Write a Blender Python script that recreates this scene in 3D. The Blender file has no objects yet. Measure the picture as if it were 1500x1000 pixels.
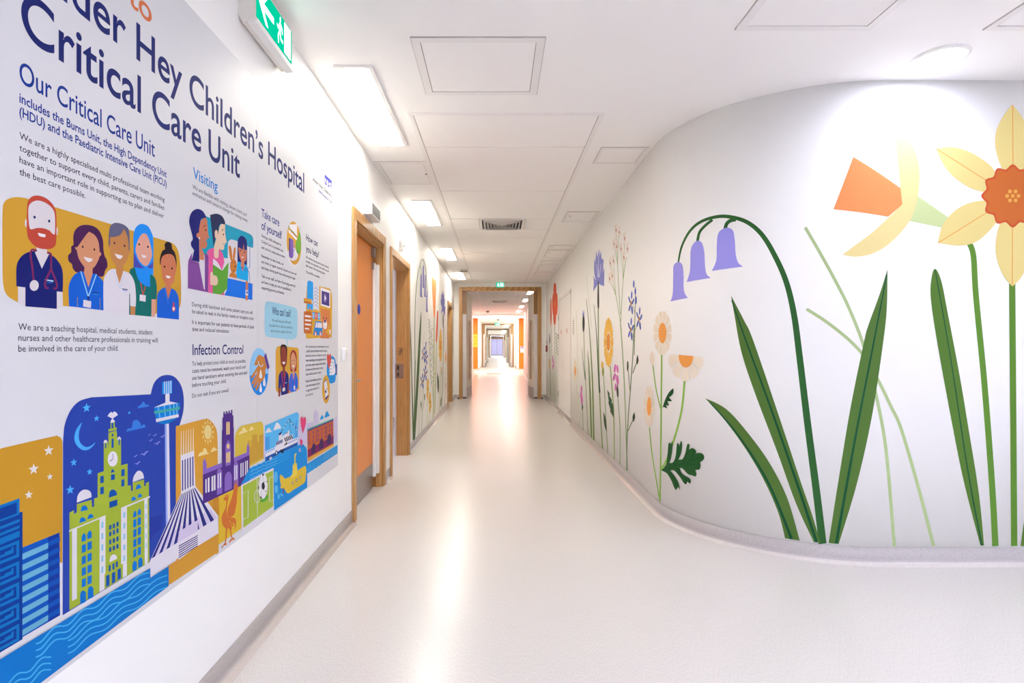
import bpy, bmesh, math, random
from mathutils import Vector, Matrix
from mathutils.geometry import tessellate_polygon

# ------------------------------------------------------------------ camera
SC = bpy.context.scene
COL = SC.collection
F_PX, UV_X, UV_Y = 840.0, 727.0, 508.0          # focal length and vanishing point in a 1500x1000 frame
CAM_H, CEIL = 1.21, 2.69
cam_data = bpy.data.cameras.new('camera')
cam_data.sensor_width = 36.0
cam_data.lens = F_PX / 1500 * 36
cam_data.shift_x = (750 - UV_X) / 1500
cam_data.shift_y = (UV_Y - 500) / 1500
cam_data.clip_start, cam_data.clip_end = 0.05, 200
cam = bpy.data.objects.new('camera', cam_data)
COL.objects.link(cam)
cam.location = (0, 0, CAM_H)
cam.rotation_euler = (math.pi / 2, 0, 0)
SC.camera = cam

# ------------------------------------------------------------------ world, exposure
world = bpy.data.worlds.new('world')
world.use_nodes = True
world.node_tree.nodes['Background'].inputs[0].default_value = (0.9, 0.93, 1.0, 1)
world.node_tree.nodes['Background'].inputs[1].default_value = 0.3
SC.world = world
SC.view_settings.view_transform = 'Standard'
SC.view_settings.look = 'None'
SC.view_settings.exposure = 2.0
SC.view_settings.gamma = 1.0
SC.view_settings.use_curve_mapping = False
SC.cycles.max_bounces = 10
SC.cycles.diffuse_bounces = 7
SC.cycles.glossy_bounces = 4
# strengths of the lamps (their builders read them)
TROFFER, TROFFER_FAR, DOWNLIGHT = 9.5, 2.2, 18.0
LOBBY_FILL = 8.8
WARM, COOL, PINK = (1.0, 0.945, 0.83), (0.77, 0.81, 1.0), (1.0, 0.50, 0.42)

# ------------------------------------------------------------------ materials
def lin(c):
    c /= 255.0
    return c / 12.92 if c <= 0.04045 else ((c + 0.055) / 1.055) ** 2.4
MATS = {}
def base_mat(name):
    m = bpy.data.materials.new(name)
    m.use_nodes = True
    return m, m.node_tree, m.node_tree.nodes['Principled BSDF']
def paint(name, rgb, rough=0.5, spec=0.5, metal=0.0, bump=0.0, vary=0.0, scale=40.0):
    """a plain coloured surface with a faint procedural mottling"""
    if name in MATS: return MATS[name]
    m, nt, b = base_mat(name)
    b.inputs['Roughness'].default_value = rough
    b.inputs['Specular IOR Level'].default_value = spec
    b.inputs['Metallic'].default_value = metal
    c = (rgb[0], rgb[1], rgb[2], 1)
    b.inputs['Base Color'].default_value = c
    if vary or bump:
        tc = nt.nodes.new('ShaderNodeTexCoord')
        n = nt.nodes.new('ShaderNodeTexNoise')
        n.inputs['Scale'].default_value = scale
        n.inputs['Detail'].default_value = 4
        nt.links.new(tc.outputs['Object'], n.inputs['Vector'])
        if vary:
            r = nt.nodes.new('ShaderNodeMixRGB')
            r.inputs[1].default_value = tuple(x * (1 - vary) for x in rgb) + (1,)
            r.inputs[2].default_value = tuple(min(1, x * (1 + vary)) for x in rgb) + (1,)
            nt.links.new(n.outputs['Fac'], r.inputs[0])
            nt.links.new(r.outputs[0], b.inputs['Base Color'])
        if bump:
            bp = nt.nodes.new('ShaderNodeBump')
            bp.inputs['Strength'].default_value = bump
            bp.inputs['Distance'].default_value = 0.002
            nt.links.new(n.outputs['Fac'], bp.inputs['Height'])
            nt.links.new(bp.outputs[0], b.inputs['Normal'])
    MATS[name] = m
    return m
INK_K = 0.85
def ink(r, g, b, k=None):
    """printed vinyl colour given as the sRGB seen in even light"""
    k = k or INK_K
    key = 'vinyl_%02x%02x%02x_%d' % (int(r), int(g), int(b), round(k * 100))
    return paint(key, tuple(min(0.88, lin(c) * k) for c in (r, g, b)), 0.6, 0.12)
def glow(name, rgb, strength):
    if name in MATS: return MATS[name]
    m = bpy.data.materials.new(name); m.use_nodes = True
    nt = m.node_tree; nt.nodes.clear()
    e = nt.nodes.new('ShaderNodeEmission'); o = nt.nodes.new('ShaderNodeOutputMaterial')
    e.inputs[0].default_value = (*rgb, 1); e.inputs[1].default_value = strength
    nt.links.new(e.outputs[0], o.inputs[0])
    MATS[name] = m
    return m
def wood(name, a, b_, axis='Z'):
    m, nt, b = base_mat(name)
    tc = nt.nodes.new('ShaderNodeTexCoord'); mp = nt.nodes.new('ShaderNodeMapping')
    mp.inputs['Scale'].default_value = (9, 9, 1.0) if axis == 'Z' else (1.0, 9, 9)
    n = nt.nodes.new('ShaderNodeTexNoise'); n.inputs['Scale'].default_value = 5; n.inputs['Detail'].default_value = 6
    n.inputs['Distortion'].default_value = 0.6
    w = nt.nodes.new('ShaderNodeTexWave'); w.inputs['Scale'].default_value = 2.2; w.inputs['Distortion'].default_value = 7
    w.inputs['Detail'].default_value = 3
    ad = nt.nodes.new('ShaderNodeMath'); ad.operation = 'MULTIPLY_ADD'; ad.inputs[1].default_value = 0.45; ad.inputs[2].default_value = 0.0
    su = nt.nodes.new('ShaderNodeMath'); su.operation = 'MULTIPLY_ADD'; su.inputs[1].default_value = 0.55
    r = nt.nodes.new('ShaderNodeValToRGB')
    r.color_ramp.elements[0].position, r.color_ramp.elements[1].position = 0.25, 0.75
    r.color_ramp.elements[0].color = (*a, 1); r.color_ramp.elements[1].color = (*b_, 1)
    nt.links.new(tc.outputs['Object'], mp.inputs[0])
    nt.links.new(mp.outputs[0], n.inputs['Vector']); nt.links.new(mp.outputs[0], w.inputs['Vector'])
    nt.links.new(w.outputs['Fac'], ad.inputs[0]); nt.links.new(ad.outputs[0], su.inputs[2])
    nt.links.new(n.outputs['Fac'], su.inputs[0]); nt.links.new(su.outputs[0], r.inputs[0])
    nt.links.new(r.outputs[0], b.inputs['Base Color'])
    b.inputs['Roughness'].default_value = 0.38
    MATS[name] = m
    return m
def speckle(name, c1, c2, rough, scale=260, stretch=(1, 1, 1), coat=0.0, spec=0.5):
    """sheet vinyl with fine directional flecks"""
    m, nt, b = base_mat(name)
    tc = nt.nodes.new('ShaderNodeTexCoord'); mp = nt.nodes.new('ShaderNodeMapping')
    mp.inputs['Scale'].default_value = stretch
    mp.inputs['Rotation'].default_value = (0, 0, 0.5)
    n = nt.nodes.new('ShaderNodeTexNoise'); n.inputs['Scale'].default_value = scale; n.inputs['Detail'].default_value = 2
    r = nt.nodes.new('ShaderNodeValToRGB')
    r.color_ramp.elements[0].position, r.color_ramp.elements[1].position = 0.30, 0.62
    r.color_ramp.elements[0].color = (*c1, 1); r.color_ramp.elements[1].color = (*c2, 1)
    nt.links.new(tc.outputs['Object'], mp.inputs[0]); nt.links.new(mp.outputs[0], n.inputs['Vector'])
    nt.links.new(n.outputs['Fac'], r.inputs[0]); nt.links.new(r.outputs[0], b.inputs['Base Color'])
    b.inputs['Roughness'].default_value = rough
    b.inputs['Specular IOR Level'].default_value = spec
    MATS[name] = m
    return m

M_WALL = paint('wall_paint', (0.90, 0.893, 0.88), 0.6, 0.35, bump=0.03, vary=0.01, scale=6)
M_CEIL = paint('ceiling_paint', (0.87, 0.855, 0.845), 0.8, 0.2, vary=0.012, scale=3)
M_TILE = paint('ceiling_tile', (0.87, 0.85, 0.84), 0.85, 0.2, vary=0.015, scale=12)
M_GAP = paint('shadow_gap', (0.22, 0.19, 0.18), 0.9, 0.1)
M_TRIM = paint('white_metal_trim', (0.80, 0.78, 0.77), 0.45, 0.4)
M_FLOOR = speckle('floor_vinyl', (0.60, 0.565, 0.535), (0.74, 0.71, 0.675), 0.25, 420, (1, 0.2, 1), spec=0.5)
M_SKIRT = speckle('skirting_vinyl', (0.40, 0.37, 0.37), (0.53, 0.49, 0.49), 0.4, 420, (1, 1, 0.2))
M_COVE_LIT = speckle('skirting_cove_lit', (0.60, 0.55, 0.52), (0.70, 0.65, 0.62), 0.25, 200, (1, 1, 1))  # paler than the skirting: the cove's reflected light is put into its colour
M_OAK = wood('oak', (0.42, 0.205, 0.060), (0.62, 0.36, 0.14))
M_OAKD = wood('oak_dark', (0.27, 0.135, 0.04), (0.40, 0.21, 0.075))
M_OAKH = wood('oak_head', (0.42, 0.205, 0.060), (0.62, 0.36, 0.14), 'X')
M_ORANGE = paint('orange_laminate', (0.80, 0.27, 0.045), 0.4, 0.4, vary=0.03, scale=90)
M_ORWALL = paint('orange_wall', (0.80, 0.19, 0.02), 0.5, 0.3)
M_STEEL = paint('brushed_steel', (0.36, 0.34, 0.335), 0.32, 0.5, metal=0.9, vary=0.05, scale=30)
M_WHITE = paint('white_plastic', (0.82, 0.81, 0.80), 0.4, 0.4)
M_GREYP = paint('grey_plastic', (0.62, 0.60, 0.60), 0.45, 0.4)
M_DARK = paint('dark_plastic', (0.05, 0.05, 0.06), 0.45, 0.4)
M_CREAM = paint('cream_laminate', (0.78, 0.72, 0.62), 0.4, 0.4)
M_GUARD = paint('finger_guard', (0.72, 0.70, 0.72), 0.4, 0.4)
M_BLUE = paint('blue_sign', (0.02, 0.06, 0.35), 0.4, 0.4)
M_LILAC = paint('lilac_laminate', (0.50, 0.48, 0.66), 0.4, 0.4)
M_PANEL = paint('printed_panel', (0.655, 0.655, 0.68), 0.45, 0.4)
M_GLASS = paint('dark_glass', (0.10, 0.11, 0.12), 0.08, 0.6)

# ------------------------------------------------------------------ objects
ROOT = {}
def thing(name, label, cat, loc=(0, 0, 0), group=None):
    o = bpy.data.objects.new(name, None); COL.objects.link(o)
    o.empty_display_size = 0.1
    o.location = loc
    o['label'] = label; o['category'] = cat
    if group: o['group'] = group
    ROOT[o.name] = Vector(loc)
    return o
def structure(name, loc=(0, 0, 0)):
    o = bpy.data.objects.new(name, None); COL.objects.link(o)
    o.location = loc; o['kind'] = 'structure'
    ROOT[o.name] = Vector(loc)
    return o
def obj(name, bm, mats, parent=None, kind=None, smooth=False):
    """link a bmesh built in world coordinates as one object (a part of parent when given)"""
    off = ROOT[parent.name] if parent else Vector((0, 0, 0))
    if off.length: bmesh.ops.translate(bm, verts=bm.verts, vec=-off)
    me = bpy.data.meshes.new(name); bm.to_mesh(me); bm.free()
    if not isinstance(mats, (list, tuple)): mats = [mats]
    for m in mats: me.materials.append(m)
    if smooth:
        for p in me.polygons: p.use_smooth = True
    o = bpy.data.objects.new(name, me); COL.objects.link(o)
    if parent: o.parent = parent
    ROOT[o.name] = off
    if kind: o['kind'] = kind
    return o
def lone(name, bm, mats, label, cat, group=None, smooth=False):
    o = obj(name, bm, mats, None, None, smooth)
    o['label'] = label; o['category'] = cat
    if group: o['group'] = group
    return o
def box(bm, x0, x1, y0, y1, z0, z1, mi=0, bev=0.0):
    r = bmesh.ops.create_cube(bm, size=1.0)
    vs = r['verts']
    for v in vs:
        v.co = Vector((x0 if v.co.x < 0 else x1, y0 if v.co.y < 0 else y1, z0 if v.co.z < 0 else z1))
    fs = set(f for v in vs for f in v.link_faces)
    for f in fs: f.material_index = mi
    if bev:
        es = list(set(e for v in vs for e in v.link_edges))
        bmesh.ops.bevel(bm, geom=es, offset=bev, segments=2, affect='EDGES', profile=0.5)
    return bm
def B(*a, **k): return box(bmesh.new(), *a, **k)
def cyl(bm, p, r, depth, axis='Z', seg=32, mi=0, r2=None):
    R = {'Z': Matrix(), 'X': Matrix.Rotation(math.pi / 2, 4, 'Y'), 'Y': Matrix.Rotation(-math.pi / 2, 4, 'X')}[axis]
    res = bmesh.ops.create_cone(bm, cap_ends=True, segments=seg, radius1=r, radius2=r if r2 is None else r2, depth=depth,
                                matrix=Matrix.Translation(p) @ R)
    for f in set(f for v in res['verts'] for f in v.link_faces): f.material_index = mi
    return bm
def prism(bm, pts, axis, a0, a1, mi=0):
    """extrude a 2-D outline along an axis: 'Y' takes (x, z), 'X' takes (y, z), 'Z' takes (x, y)"""
    def P(p, a): return {'Y': (p[0], a, p[1]), 'X': (a, p[0], p[1]), 'Z': (p[0], p[1], a)}[axis]
    A = [bm.verts.new(P(p, a0)) for p in pts]; Bv = [bm.verts.new(P(p, a1)) for p in pts]
    n = len(pts); fs = [bm.faces.new(A), bm.faces.new(Bv[::-1])]
    for i in range(n): fs.append(bm.faces.new((A[i], Bv[i], Bv[(i + 1) % n], A[(i + 1) % n])))
    for f in fs: f.material_index = mi
    bmesh.ops.recalc_face_normals(bm, faces=fs)
    return bm

# ------------------------------------------------------------------ wall geometry
XL, XR = -0.99, 1.165               # corridor side walls
YF, RAD = 3.185, 1.0                # wall facing the camera on the right, radius of the curved corner
CX, CY = XR + RAD, YF + RAD
NARC = 56
ARC = [RAD * math.pi / 2 * i / NARC for i in range(NARC + 1)]
SQ = RAD * math.pi / 2
def wall_point(s, z, off):
    """the right wall unrolled: s < 0 along the corridor, 0..SQ round the corner, beyond that to the right"""
    if s <= 0: return Vector((XR - off, CY - s, z))
    if s >= SQ: return Vector((CX + s - SQ, YF - off, z))
    i = min(int(s / SQ * NARC + 1e-6), NARC - 1)
    t = (s - ARC[i]) / (ARC[i + 1] - ARC[i])
    a, b = ARC[i] / RAD, ARC[i + 1] / RAD
    r = RAD + off
    p = Vector((CX - r * math.cos(a), CY - r * math.sin(a), z)); q = Vector((CX - r * math.cos(b), CY - r * math.sin(b), z))
    return p.lerp(q, t)
def right_sz(u, v):
    k = (u - UV_X) / F_PX
    if k * YF >= CX:
        y = YF; s = SQ + k * y - CX
    elif k > 0 and XR / k >= CY:
        y = XR / k; s = CY - y
    else:
        a, b, c = k * k + 1, -2 * (k * CX + CY), CX * CX + CY * CY - RAD * RAD
        y = (-b - math.sqrt(max(0, b * b - 4 * a * c))) / (2 * a)
        s = RAD * math.atan2(CY - y, CX - k * y)
    return s, CAM_H + (UV_Y - v) / F_PX * y
def left_yz(u, v):
    y = XL * F_PX / (u - UV_X)
    return y, CAM_H + (UV_Y - v) / F_PX * y
# ================================================================== the setting
YE = 13.4                           # first cross wall with double doors
Y2, Y3 = 24.5, 29.0                 # junction with the cross corridor
XL3, XR3 = -0.93, 1.14
YEND = 80.0
XMAX, YMIN = 5.6, -3.2
T = 0.15
obj('floor', B(-3.8, XMAX + .2, YMIN - .2, YEND + .5, -0.1, 0), M_FLOOR, kind='structure')
obj('ceiling', B(-3.8, XMAX + .2, YMIN - .2, YEND + .5, CEIL, CEIL + 0.1), M_CEIL, kind='structure')

D1 = (3.995, 4.995, 2.105)          # openings of the doors in the left wall: y0, y1, head
D2 = (5.39, 6.43, 2.085)
D3 = (11.66, 12.66, 2.085)
bm = bmesh.new()
ys = [YMIN, D1[0], D1[1], D2[0], D2[1], D3[0], D3[1], Y2]
for i in range(0, len(ys), 2): box(bm, XL - T, XL, ys[i], ys[i + 1], 0, CEIL)
for d in (D1, D2, D3): box(bm, XL - T, XL, d[0], d[1], d[2], CEIL)
obj('wall_left', bm, M_WALL, kind='structure')

# right wall: straight, round the corner, then facing the camera
bm = bmesh.new()
path = [-(Y2 - CY)] + ARC + [SQ + XMAX - CX]
ring = []
for s in path:
    ring.append([bm.verts.new(wall_point(s, z, o)) for z, o in ((0, 0), (CEIL, 0), (CEIL, -0.12), (0, -0.12))])
for a, b in zip(ring, ring[1:]):
    for k in range(4):
        f = bm.faces.new((a[k], a[(k + 1) % 4], b[(k + 1) % 4], b[k])); f.smooth = (k == 0)
bm.faces.new(ring[0]); bm.faces.new(ring[-1][::-1])
bmesh.ops.recalc_face_normals(bm, faces=bm.faces)
obj('wall_right', bm, M_WALL, kind='structure')
obj('wall_back', B(-1.2, XMAX + .15, YMIN - .15, YMIN, 0, CEIL), M_WALL, kind='structure')
obj('wall_side', B(XMAX, XMAX + .15, YMIN, YF, 0, CEIL), M_WALL, kind='structure')

FX0, FX1, FH = -0.871, 1.053, 2.61  # outside of the oak frames of the double doors
def cross_wall(name, y, x0, x1):
    bm = bmesh.new()
    box(bm, x0, FX0 + .02, y, y + .14, 0, CEIL); box(bm, FX1 - .02, x1, y, y + .14, 0, CEIL)
    box(bm, FX0 + .02, FX1 - .02, y, y + .14, FH - .02, CEIL)
    obj(name, bm, M_WALL, kind='structure')
DY = [YE, 34.5, 45.0, 66.0]
for n, y in enumerate(DY):
    cross_wall('wall_end_%d' % (n + 1), y, *((XL, XR) if n == 0 else (XL3, XR3)))
# beyond the junction
bm = bmesh.new(); box(bm, XL3 - T, XL3, Y3 + .02, YEND, 0, CEIL); obj('wall_far_left', bm, M_WALL, kind='structure')
bm = bmesh.new(); box(bm, XR3, XR3 + T, Y3 + .02, YEND, 0, CEIL); obj('wall_far_right', bm, M_WALL, kind='structure')
obj('wall_far_end', B(XL3 - T, XR3 + T, YEND + .06, YEND + .2, 0, CEIL), M_WALL, kind='structure')
for n, (x0, x1) in (('left', (-3.6, XL3)), ('right', (XR3, 3.7))):
    obj('wall_orange_' + n, B(x0, x1, Y3 - .1, Y3, 0, CEIL), M_ORWALL, kind='structure')
    obj('wall_junction_' + n, B(x0 if n == 'left' else XR, XL - T if n == 'left' else x1, Y2 - .12, Y2, 0, CEIL), M_WALL, kind='structure')
    xx = -3.7 if n == 'left' else 3.7
    obj('wall_junction_side_' + n, B(xx - .1, xx, Y2 - .1, Y3, 0, CEIL), M_WALL, kind='structure')
# the room behind the second door
bm = bmesh.new()
box(bm, -3.5, -3.4, 4.8, 9.2, 0, CEIL); box(bm, -3.4, XL - T, 4.8, 4.9, 0, CEIL); box(bm, -3.4, XL - T, 9.1, 9.2, 0, CEIL)
obj('wall_side_room', bm, M_WALL, kind='structure')

# coved skirting swept along the walls
def skirting(name, paths):
    """each path: list of functions off -> (x, y)"""
    prof = [(0.0, 0.095, 0), (0.004, 0.095, 0), (0.004, 0.035, 0), (0.010, 0.018, 1), (0.020, 0.007, 1), (0.036, 0.0015, 1), (0.036, -0.002, 1), (0, -0.002, 1)]
    bm = bmesh.new()
    for pth in paths:
        rings = [[bm.verts.new((*p(o), z)) for o, z, _ in prof] for p in pth]
        n = len(prof)
        for a, b in zip(rings, rings[1:]):
            for k in range(n):
                f = bm.faces.new((a[k], a[(k + 1) % n], b[(k + 1) % n], b[k]))
                f.material_index = prof[k][2] if k < n - 2 else 1; f.smooth = True
        bm.faces.new(rings[0]); bm.faces.new(rings[-1][::-1])
    bmesh.ops.recalc_face_normals(bm, faces=bm.faces)
    o = obj(name, bm, [M_SKIRT, M_COVE_LIT], kind='structure')
    return o
def lseg(y0, y1, x=XL, sgn=1): return [lambda o, y=y: (x + sgn * o, y) for y in (y0, y1)]
skirting('baseboard_left', [lseg(YMIN, D1[0] - .07), lseg(D1[1] + .07, D2[0] - .07), lseg(D2[1] + .07, D3[0] - .07), lseg(D3[1] + .07, YE), lseg(YE + .14, Y2)])
RD0, RD1 = 8.92, 10.67              # service door in the right wall
spts = [CY - RD0 + .0] + ARC + [SQ + XMAX - CX]
skirting('baseboard_right', [[lambda o, s=s: tuple(wall_point(s, 0, o)[:2]) for s in spts], lseg(YE, RD0, XR, -1)[::-1] if False else lseg(RD1, YE, XR, -1), lseg(YE + .14, Y2, XR, -1),
                             lseg(RD0, RD1, XR, -1)])
skirting('baseboard_far', [lseg(Y3, 34.5, XL3), lseg(Y3, 34.5, XR3, -1), lseg(34.64, 45, XL3), lseg(34.64, 45, XR3, -1), lseg(45.14, 66, XL3), lseg(45.14, 66, XR3, -1)])
skirting('baseboard_end', [[lambda o, x=x: (x, YE - o) for x in (XL, FX0)], [lambda o, x=x: (x, YE - o) for x in (FX1, XR)]])
skirting('baseboard_room', [[lambda o, y=y: (-3.4 + o, y) for y in (4.9, 9.1)], [lambda o, x=x: (x, 9.1 - o) for x in (-3.4, XL - T)]])
bm = bmesh.new(); box(bm, -3.55, XL3, Y3 - .112, Y3 - .1, 0, .1); box(bm, XR3, 3.6, Y3 - .112, Y3 - .1, 0, .1)
obj('baseboard_junction', bm, M_COVE_LIT, kind='structure')

# ------------------------------------------------------------------ doors in the left wall
def oak_surround(root, y0, y1, head, lining=0.15, mh=M_OAK, w=0.07):
    """lining and architrave of a doorway in the left wall"""
    px = XL + 0.018
    bm = bmesh.new()
    box(bm, XL, px, y0 - w, y0 + .008, 0, head + w, bev=.004); box(bm, XL, px, y1 - .008, y1 + w, 0, head + w, bev=.004)
    obj('architrave', bm, M_OAK, root)
    obj('architrave_head', box(bmesh.new(), XL, px, y0 + .008, y1 - .008, head - .008, head + w, bev=.004), mh, root)
    bm = bmesh.new()
    box(bm, XL - lining, XL, y0, y0 + .03, 0, head); box(bm, XL - lining, XL, y1 - .03, y1, 0, head)
    box(bm, XL - lining, XL, y0 + .03, y1 - .03, head - .03, head)
    obj('lining', bm, M_OAK, root)
def hinge(parent, x, y, z):
    bm = bmesh.new(); box(bm, x, x + .004, y - .03, y + .03, z - .05, z + .05); cyl(bm, (x + .006, y + .03, z), .007, .1, seg=10)
    obj('hinge', bm, M_STEEL, parent)

d = structure('door_1', (XL, sum(D1[:2]) / 2, 0))
oak_surround(d, *D1)
bm = bmesh.new()
for y in (D1[0] + .03, D1[1] - .045): box(bm, XL - .05, XL - .035, y, y + .015, 0, D1[2] - .03)
box(bm, XL - .05, XL - .035, D1[0] + .03, D1[1] - .03, D1[2] - .045, D1[2] - .03)
obj('door_stop', bm, M_OAK, d)
lx = -1.06
leaf = obj('leaf', box(bmesh.new(), lx - .05, lx, D1[0] + .034, D1[1] - .075, .008, D1[2] - .036, bev=.002), M_ORANGE, d)
bm = bmesh.new(); box(bm, lx, lx + .002, D1[0] + .06, D1[1] - .10, .004, .22); obj('kick_plate', bm, M_STEEL, leaf)
bm = bmesh.new(); cyl(bm, (lx + .006, 4.105, .965), .024, .012, 'X', 24); cyl(bm, (lx + .03, 4.105, .965), .009, .05, 'X', 12)
box(bm, lx + .045, lx + .062, 4.1, 4.225, .956, .974, bev=.006); obj('handle', bm, M_STEEL, leaf)
bm = cyl(bmesh.new(), (lx + .0015, 4.42, 1.50), .04, .003, 'X', 32); obj('round_sign', bm, M_BLUE, leaf)
bm = bmesh.new(); cyl(bm, (lx + .0035, 4.42, 1.50), .032, .001, 'X', 32); obj('sign_lettering', bm, ink(60, 80, 190), leaf)
bm = bmesh.new(); box(bm, lx, lx + .03, D1[1] - .15, D1[1] - .08, 1.97, 2.05, bev=.003); box(bm, lx, lx + .02, D1[1] - .13, D1[1] - .1, 1.87, 1.93)
obj('closer_bracket', bm, M_STEEL, leaf)
bm = bmesh.new(); box(bm, lx, lx + .028, D1[1] - .105, D1[1] - .07, .10, 1.93, bev=.01); obj('finger_guard', bm, M_WHITE, d)
bm = bmesh.new(); box(bm, lx + .01, lx + .05, D1[1] - .055, D1[1] - .031, .12, 1.92, bev=.008); obj('finger_guard', bm, M_WHITE, d)

d = structure('door_2', (XL, sum(D2[:2]) / 2, 0))
oak_surround(d, *D2, lining=.125, w=.06)
bm = bmesh.new(); y = D2[1] - .033
box(bm, -1.125, -1.035, y, y + .004, .86, 1.02); plate = obj('strike_plate', bm, M_STEEL, d)
bm = bmesh.new(); box(bm, -1.105, -1.085, y - .001, y + .001, .88, .925); box(bm, -1.105, -1.085, y - .001, y + .001, .955, 1.0)
obj('latch_hole', bm, M_DARK, plate)
bm = bmesh.new()
for i in range(5):
    for j in range(4):
        if (i * 7 + j * 3) % 5 != 1: box(bm, -1.088 + j * .012, -1.08 + j * .012, y + .0005, y + .002, 1.12 + i * .017, 1.131 + i * .017)
obj('number_label', bm, M_DARK, d)
# the open leaf stands inside the room
bm = box(bmesh.new(), -2.02, -1.16, D2[0] - .11, D2[0] - .065, .01, 2.05, bev=.002); obj('leaf', bm, M_ORANGE, d)

d = structure('door_3', (XL, sum(D3[:2]) / 2, 0))
oak_surround(d, *D3)
leaf = obj('leaf', box(bmesh.new(), -1.11, -1.07, D3[0] + .034, D3[1] - .034, .05, D3[2] - .036), M_LILAC, d)
bm = B(-1.07, -1.066, D3[0] + .06, D3[1] - .06, .0, .10); obj('kick_plate', bm, M_OAKD, leaf)
bm = B(-1.07, -1.06, D3[0] + .3, D3[0] + .36, 1.5, 1.56); obj('round_sign', bm, ink(215, 80, 70), leaf)

# white service doors in the right wall
d = structure('door_4', (XR, (RD0 + RD1) / 2, 0))
bm = bmesh.new(); z0, z1 = .10, 2.115
box(bm, XR - .014, XR, RD0, RD0 + .05, z0, z1); box(bm, XR - .014, XR, RD1 - .05, RD1, z0, z1); box(bm, XR - .014, XR, RD0 + .05, RD1 - .05, z1 - .05, z1)
box(bm, XR - .014, XR, RD0 + .05, RD1 - .05, z0, z0 + .05)
obj('frame', bm, M_TRIM, d)
ym = (RD0 + RD1) / 2
for y0, y1 in ((RD0 + .055, ym - .003), (ym + .003, RD1 - .055)):
    lf = obj('leaf', B(XR - .009, XR, y0, y1, z0 + .055, z1 - .055), M_WHITE, d)
    obj('notice', B(XR - .0105, XR - .009, (y0 + y1) / 2 - .03, (y0 + y1) / 2 + .03, 1.44, 1.51), ink(200, 120, 115), lf)
for z in (.35, 1.4, 1.75): hinge(d, XR - .02, RD1 - .06, z)
obj('flush_bolt', B(XR - .018, XR - .014, RD0 + .02, RD0 + .035, 2.05, 2.085), M_DARK, d)

# double doors, standing open away from the camera
def double_door(n, y):
    d = structure('door_%d' % n, (.09, y, 0))
    bm = bmesh.new()
    for a, b in ((FX0, FX0 + .075), (FX1 - .075, FX1)): box(bm, a, b, y - .02, y + .16, 0, FH, bev=.004)
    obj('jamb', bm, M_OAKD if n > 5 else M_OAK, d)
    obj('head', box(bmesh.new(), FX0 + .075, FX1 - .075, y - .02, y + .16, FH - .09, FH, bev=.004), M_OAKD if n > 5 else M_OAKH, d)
    for s in (0, 1):
        mx = (lambda x: x) if s == 0 else (lambda x: FX0 + FX1 - x)
        def bx(bm, x0, x1, *r, **k):
            a, b = sorted((mx(x0), mx(x1))); return box(bm, a, b, *r, **k)
        dx, dy = .094, .9956                                       # the leaf is not quite square to the wall
        def lp(a, dd): return (mx(-.70 + dx * a + dy * dd), y + .10 + dy * a - dx * dd)
        def slab(bm, a0, a1, d0, d1, z0, z1): return prism(bm, [lp(a0, d0), lp(a1, d0), lp(a1, d1), lp(a0, d1)], 'Z', z0, z1)
        lf = obj('leaf', slab(bmesh.new(), 0, .9, -.05, 0, .01, 2.49), M_CREAM, d)
        bm = bmesh.new()
        for z in (.42, 1.83): slab(bm, .34, .56, 0, .010, z, z + .03)
        for aa in (.34, .53): slab(bm, aa, aa + .03, 0, .010, .45, 1.83)
        vp = obj('vision_panel', bm, M_OAK, lf)
        obj('glass', slab(bmesh.new(), .37, .53, 0, .003, .45, 1.83), M_GLASS, vp)
        obj('kick_plate', slab(bmesh.new(), .02, .88, 0, .003, .015, .25), M_STEEL, lf)
        obj('push_plate', slab(bmesh.new(), .74, .86, 0, .004, 1.0, 1.35), M_STEEL, lf)
        obj('finger_guard', bx(bmesh.new(), -.79, -.70, y + .075, y + .115, .035, 1.98, bev=.006), M_GUARD, d)
        bm = bx(bmesh.new(), -.79, -.70, y + .10, y + .13, 1.98, FH - .09); obj('recess_shade', bm, M_OAKD, d)  # dark oak infill stands in for the shaded recess above the guard
        bm = bx(bmesh.new(), -.785, -.705, y + .07, y + .12, .0, .03); obj('floor_pivot', bm, M_DARK, d)
    bm = bmesh.new()
    box(bm, FX0 + .07, FX0 + .10, y - .024, y - .019, FH - .045, FH - .03)
    obj('hold_open_magnet', bm, M_DARK, d)
for n, y in enumerate(DY): double_door(5 + n, y)
d = structure('door_9', (.09, YEND, 0))
bm = bmesh.new()
for a, b in ((-.86, -.70), (.88, 1.04)): box(bm, a, b, YEND - .02, YEND + .06, 0, FH)
box(bm, -.70, .88, YEND - .02, YEND + .06, 2.32, FH)
obj('frame', bm, M_OAKD, d)
for a, b in ((-.70, .075), (.105, .88)):
    lf = obj('leaf', B(a, b, YEND, YEND + .05, .17, 2.32), M_LILAC, d)
    obj('kick_plate', B(a, b, YEND - .005, YEND + .05, .0, .17), M_STEEL, lf)
obj('meeting_stile', B(.075, .105, YEND - .01, YEND + .05, 0, 2.32), M_DARK, d)

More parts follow.
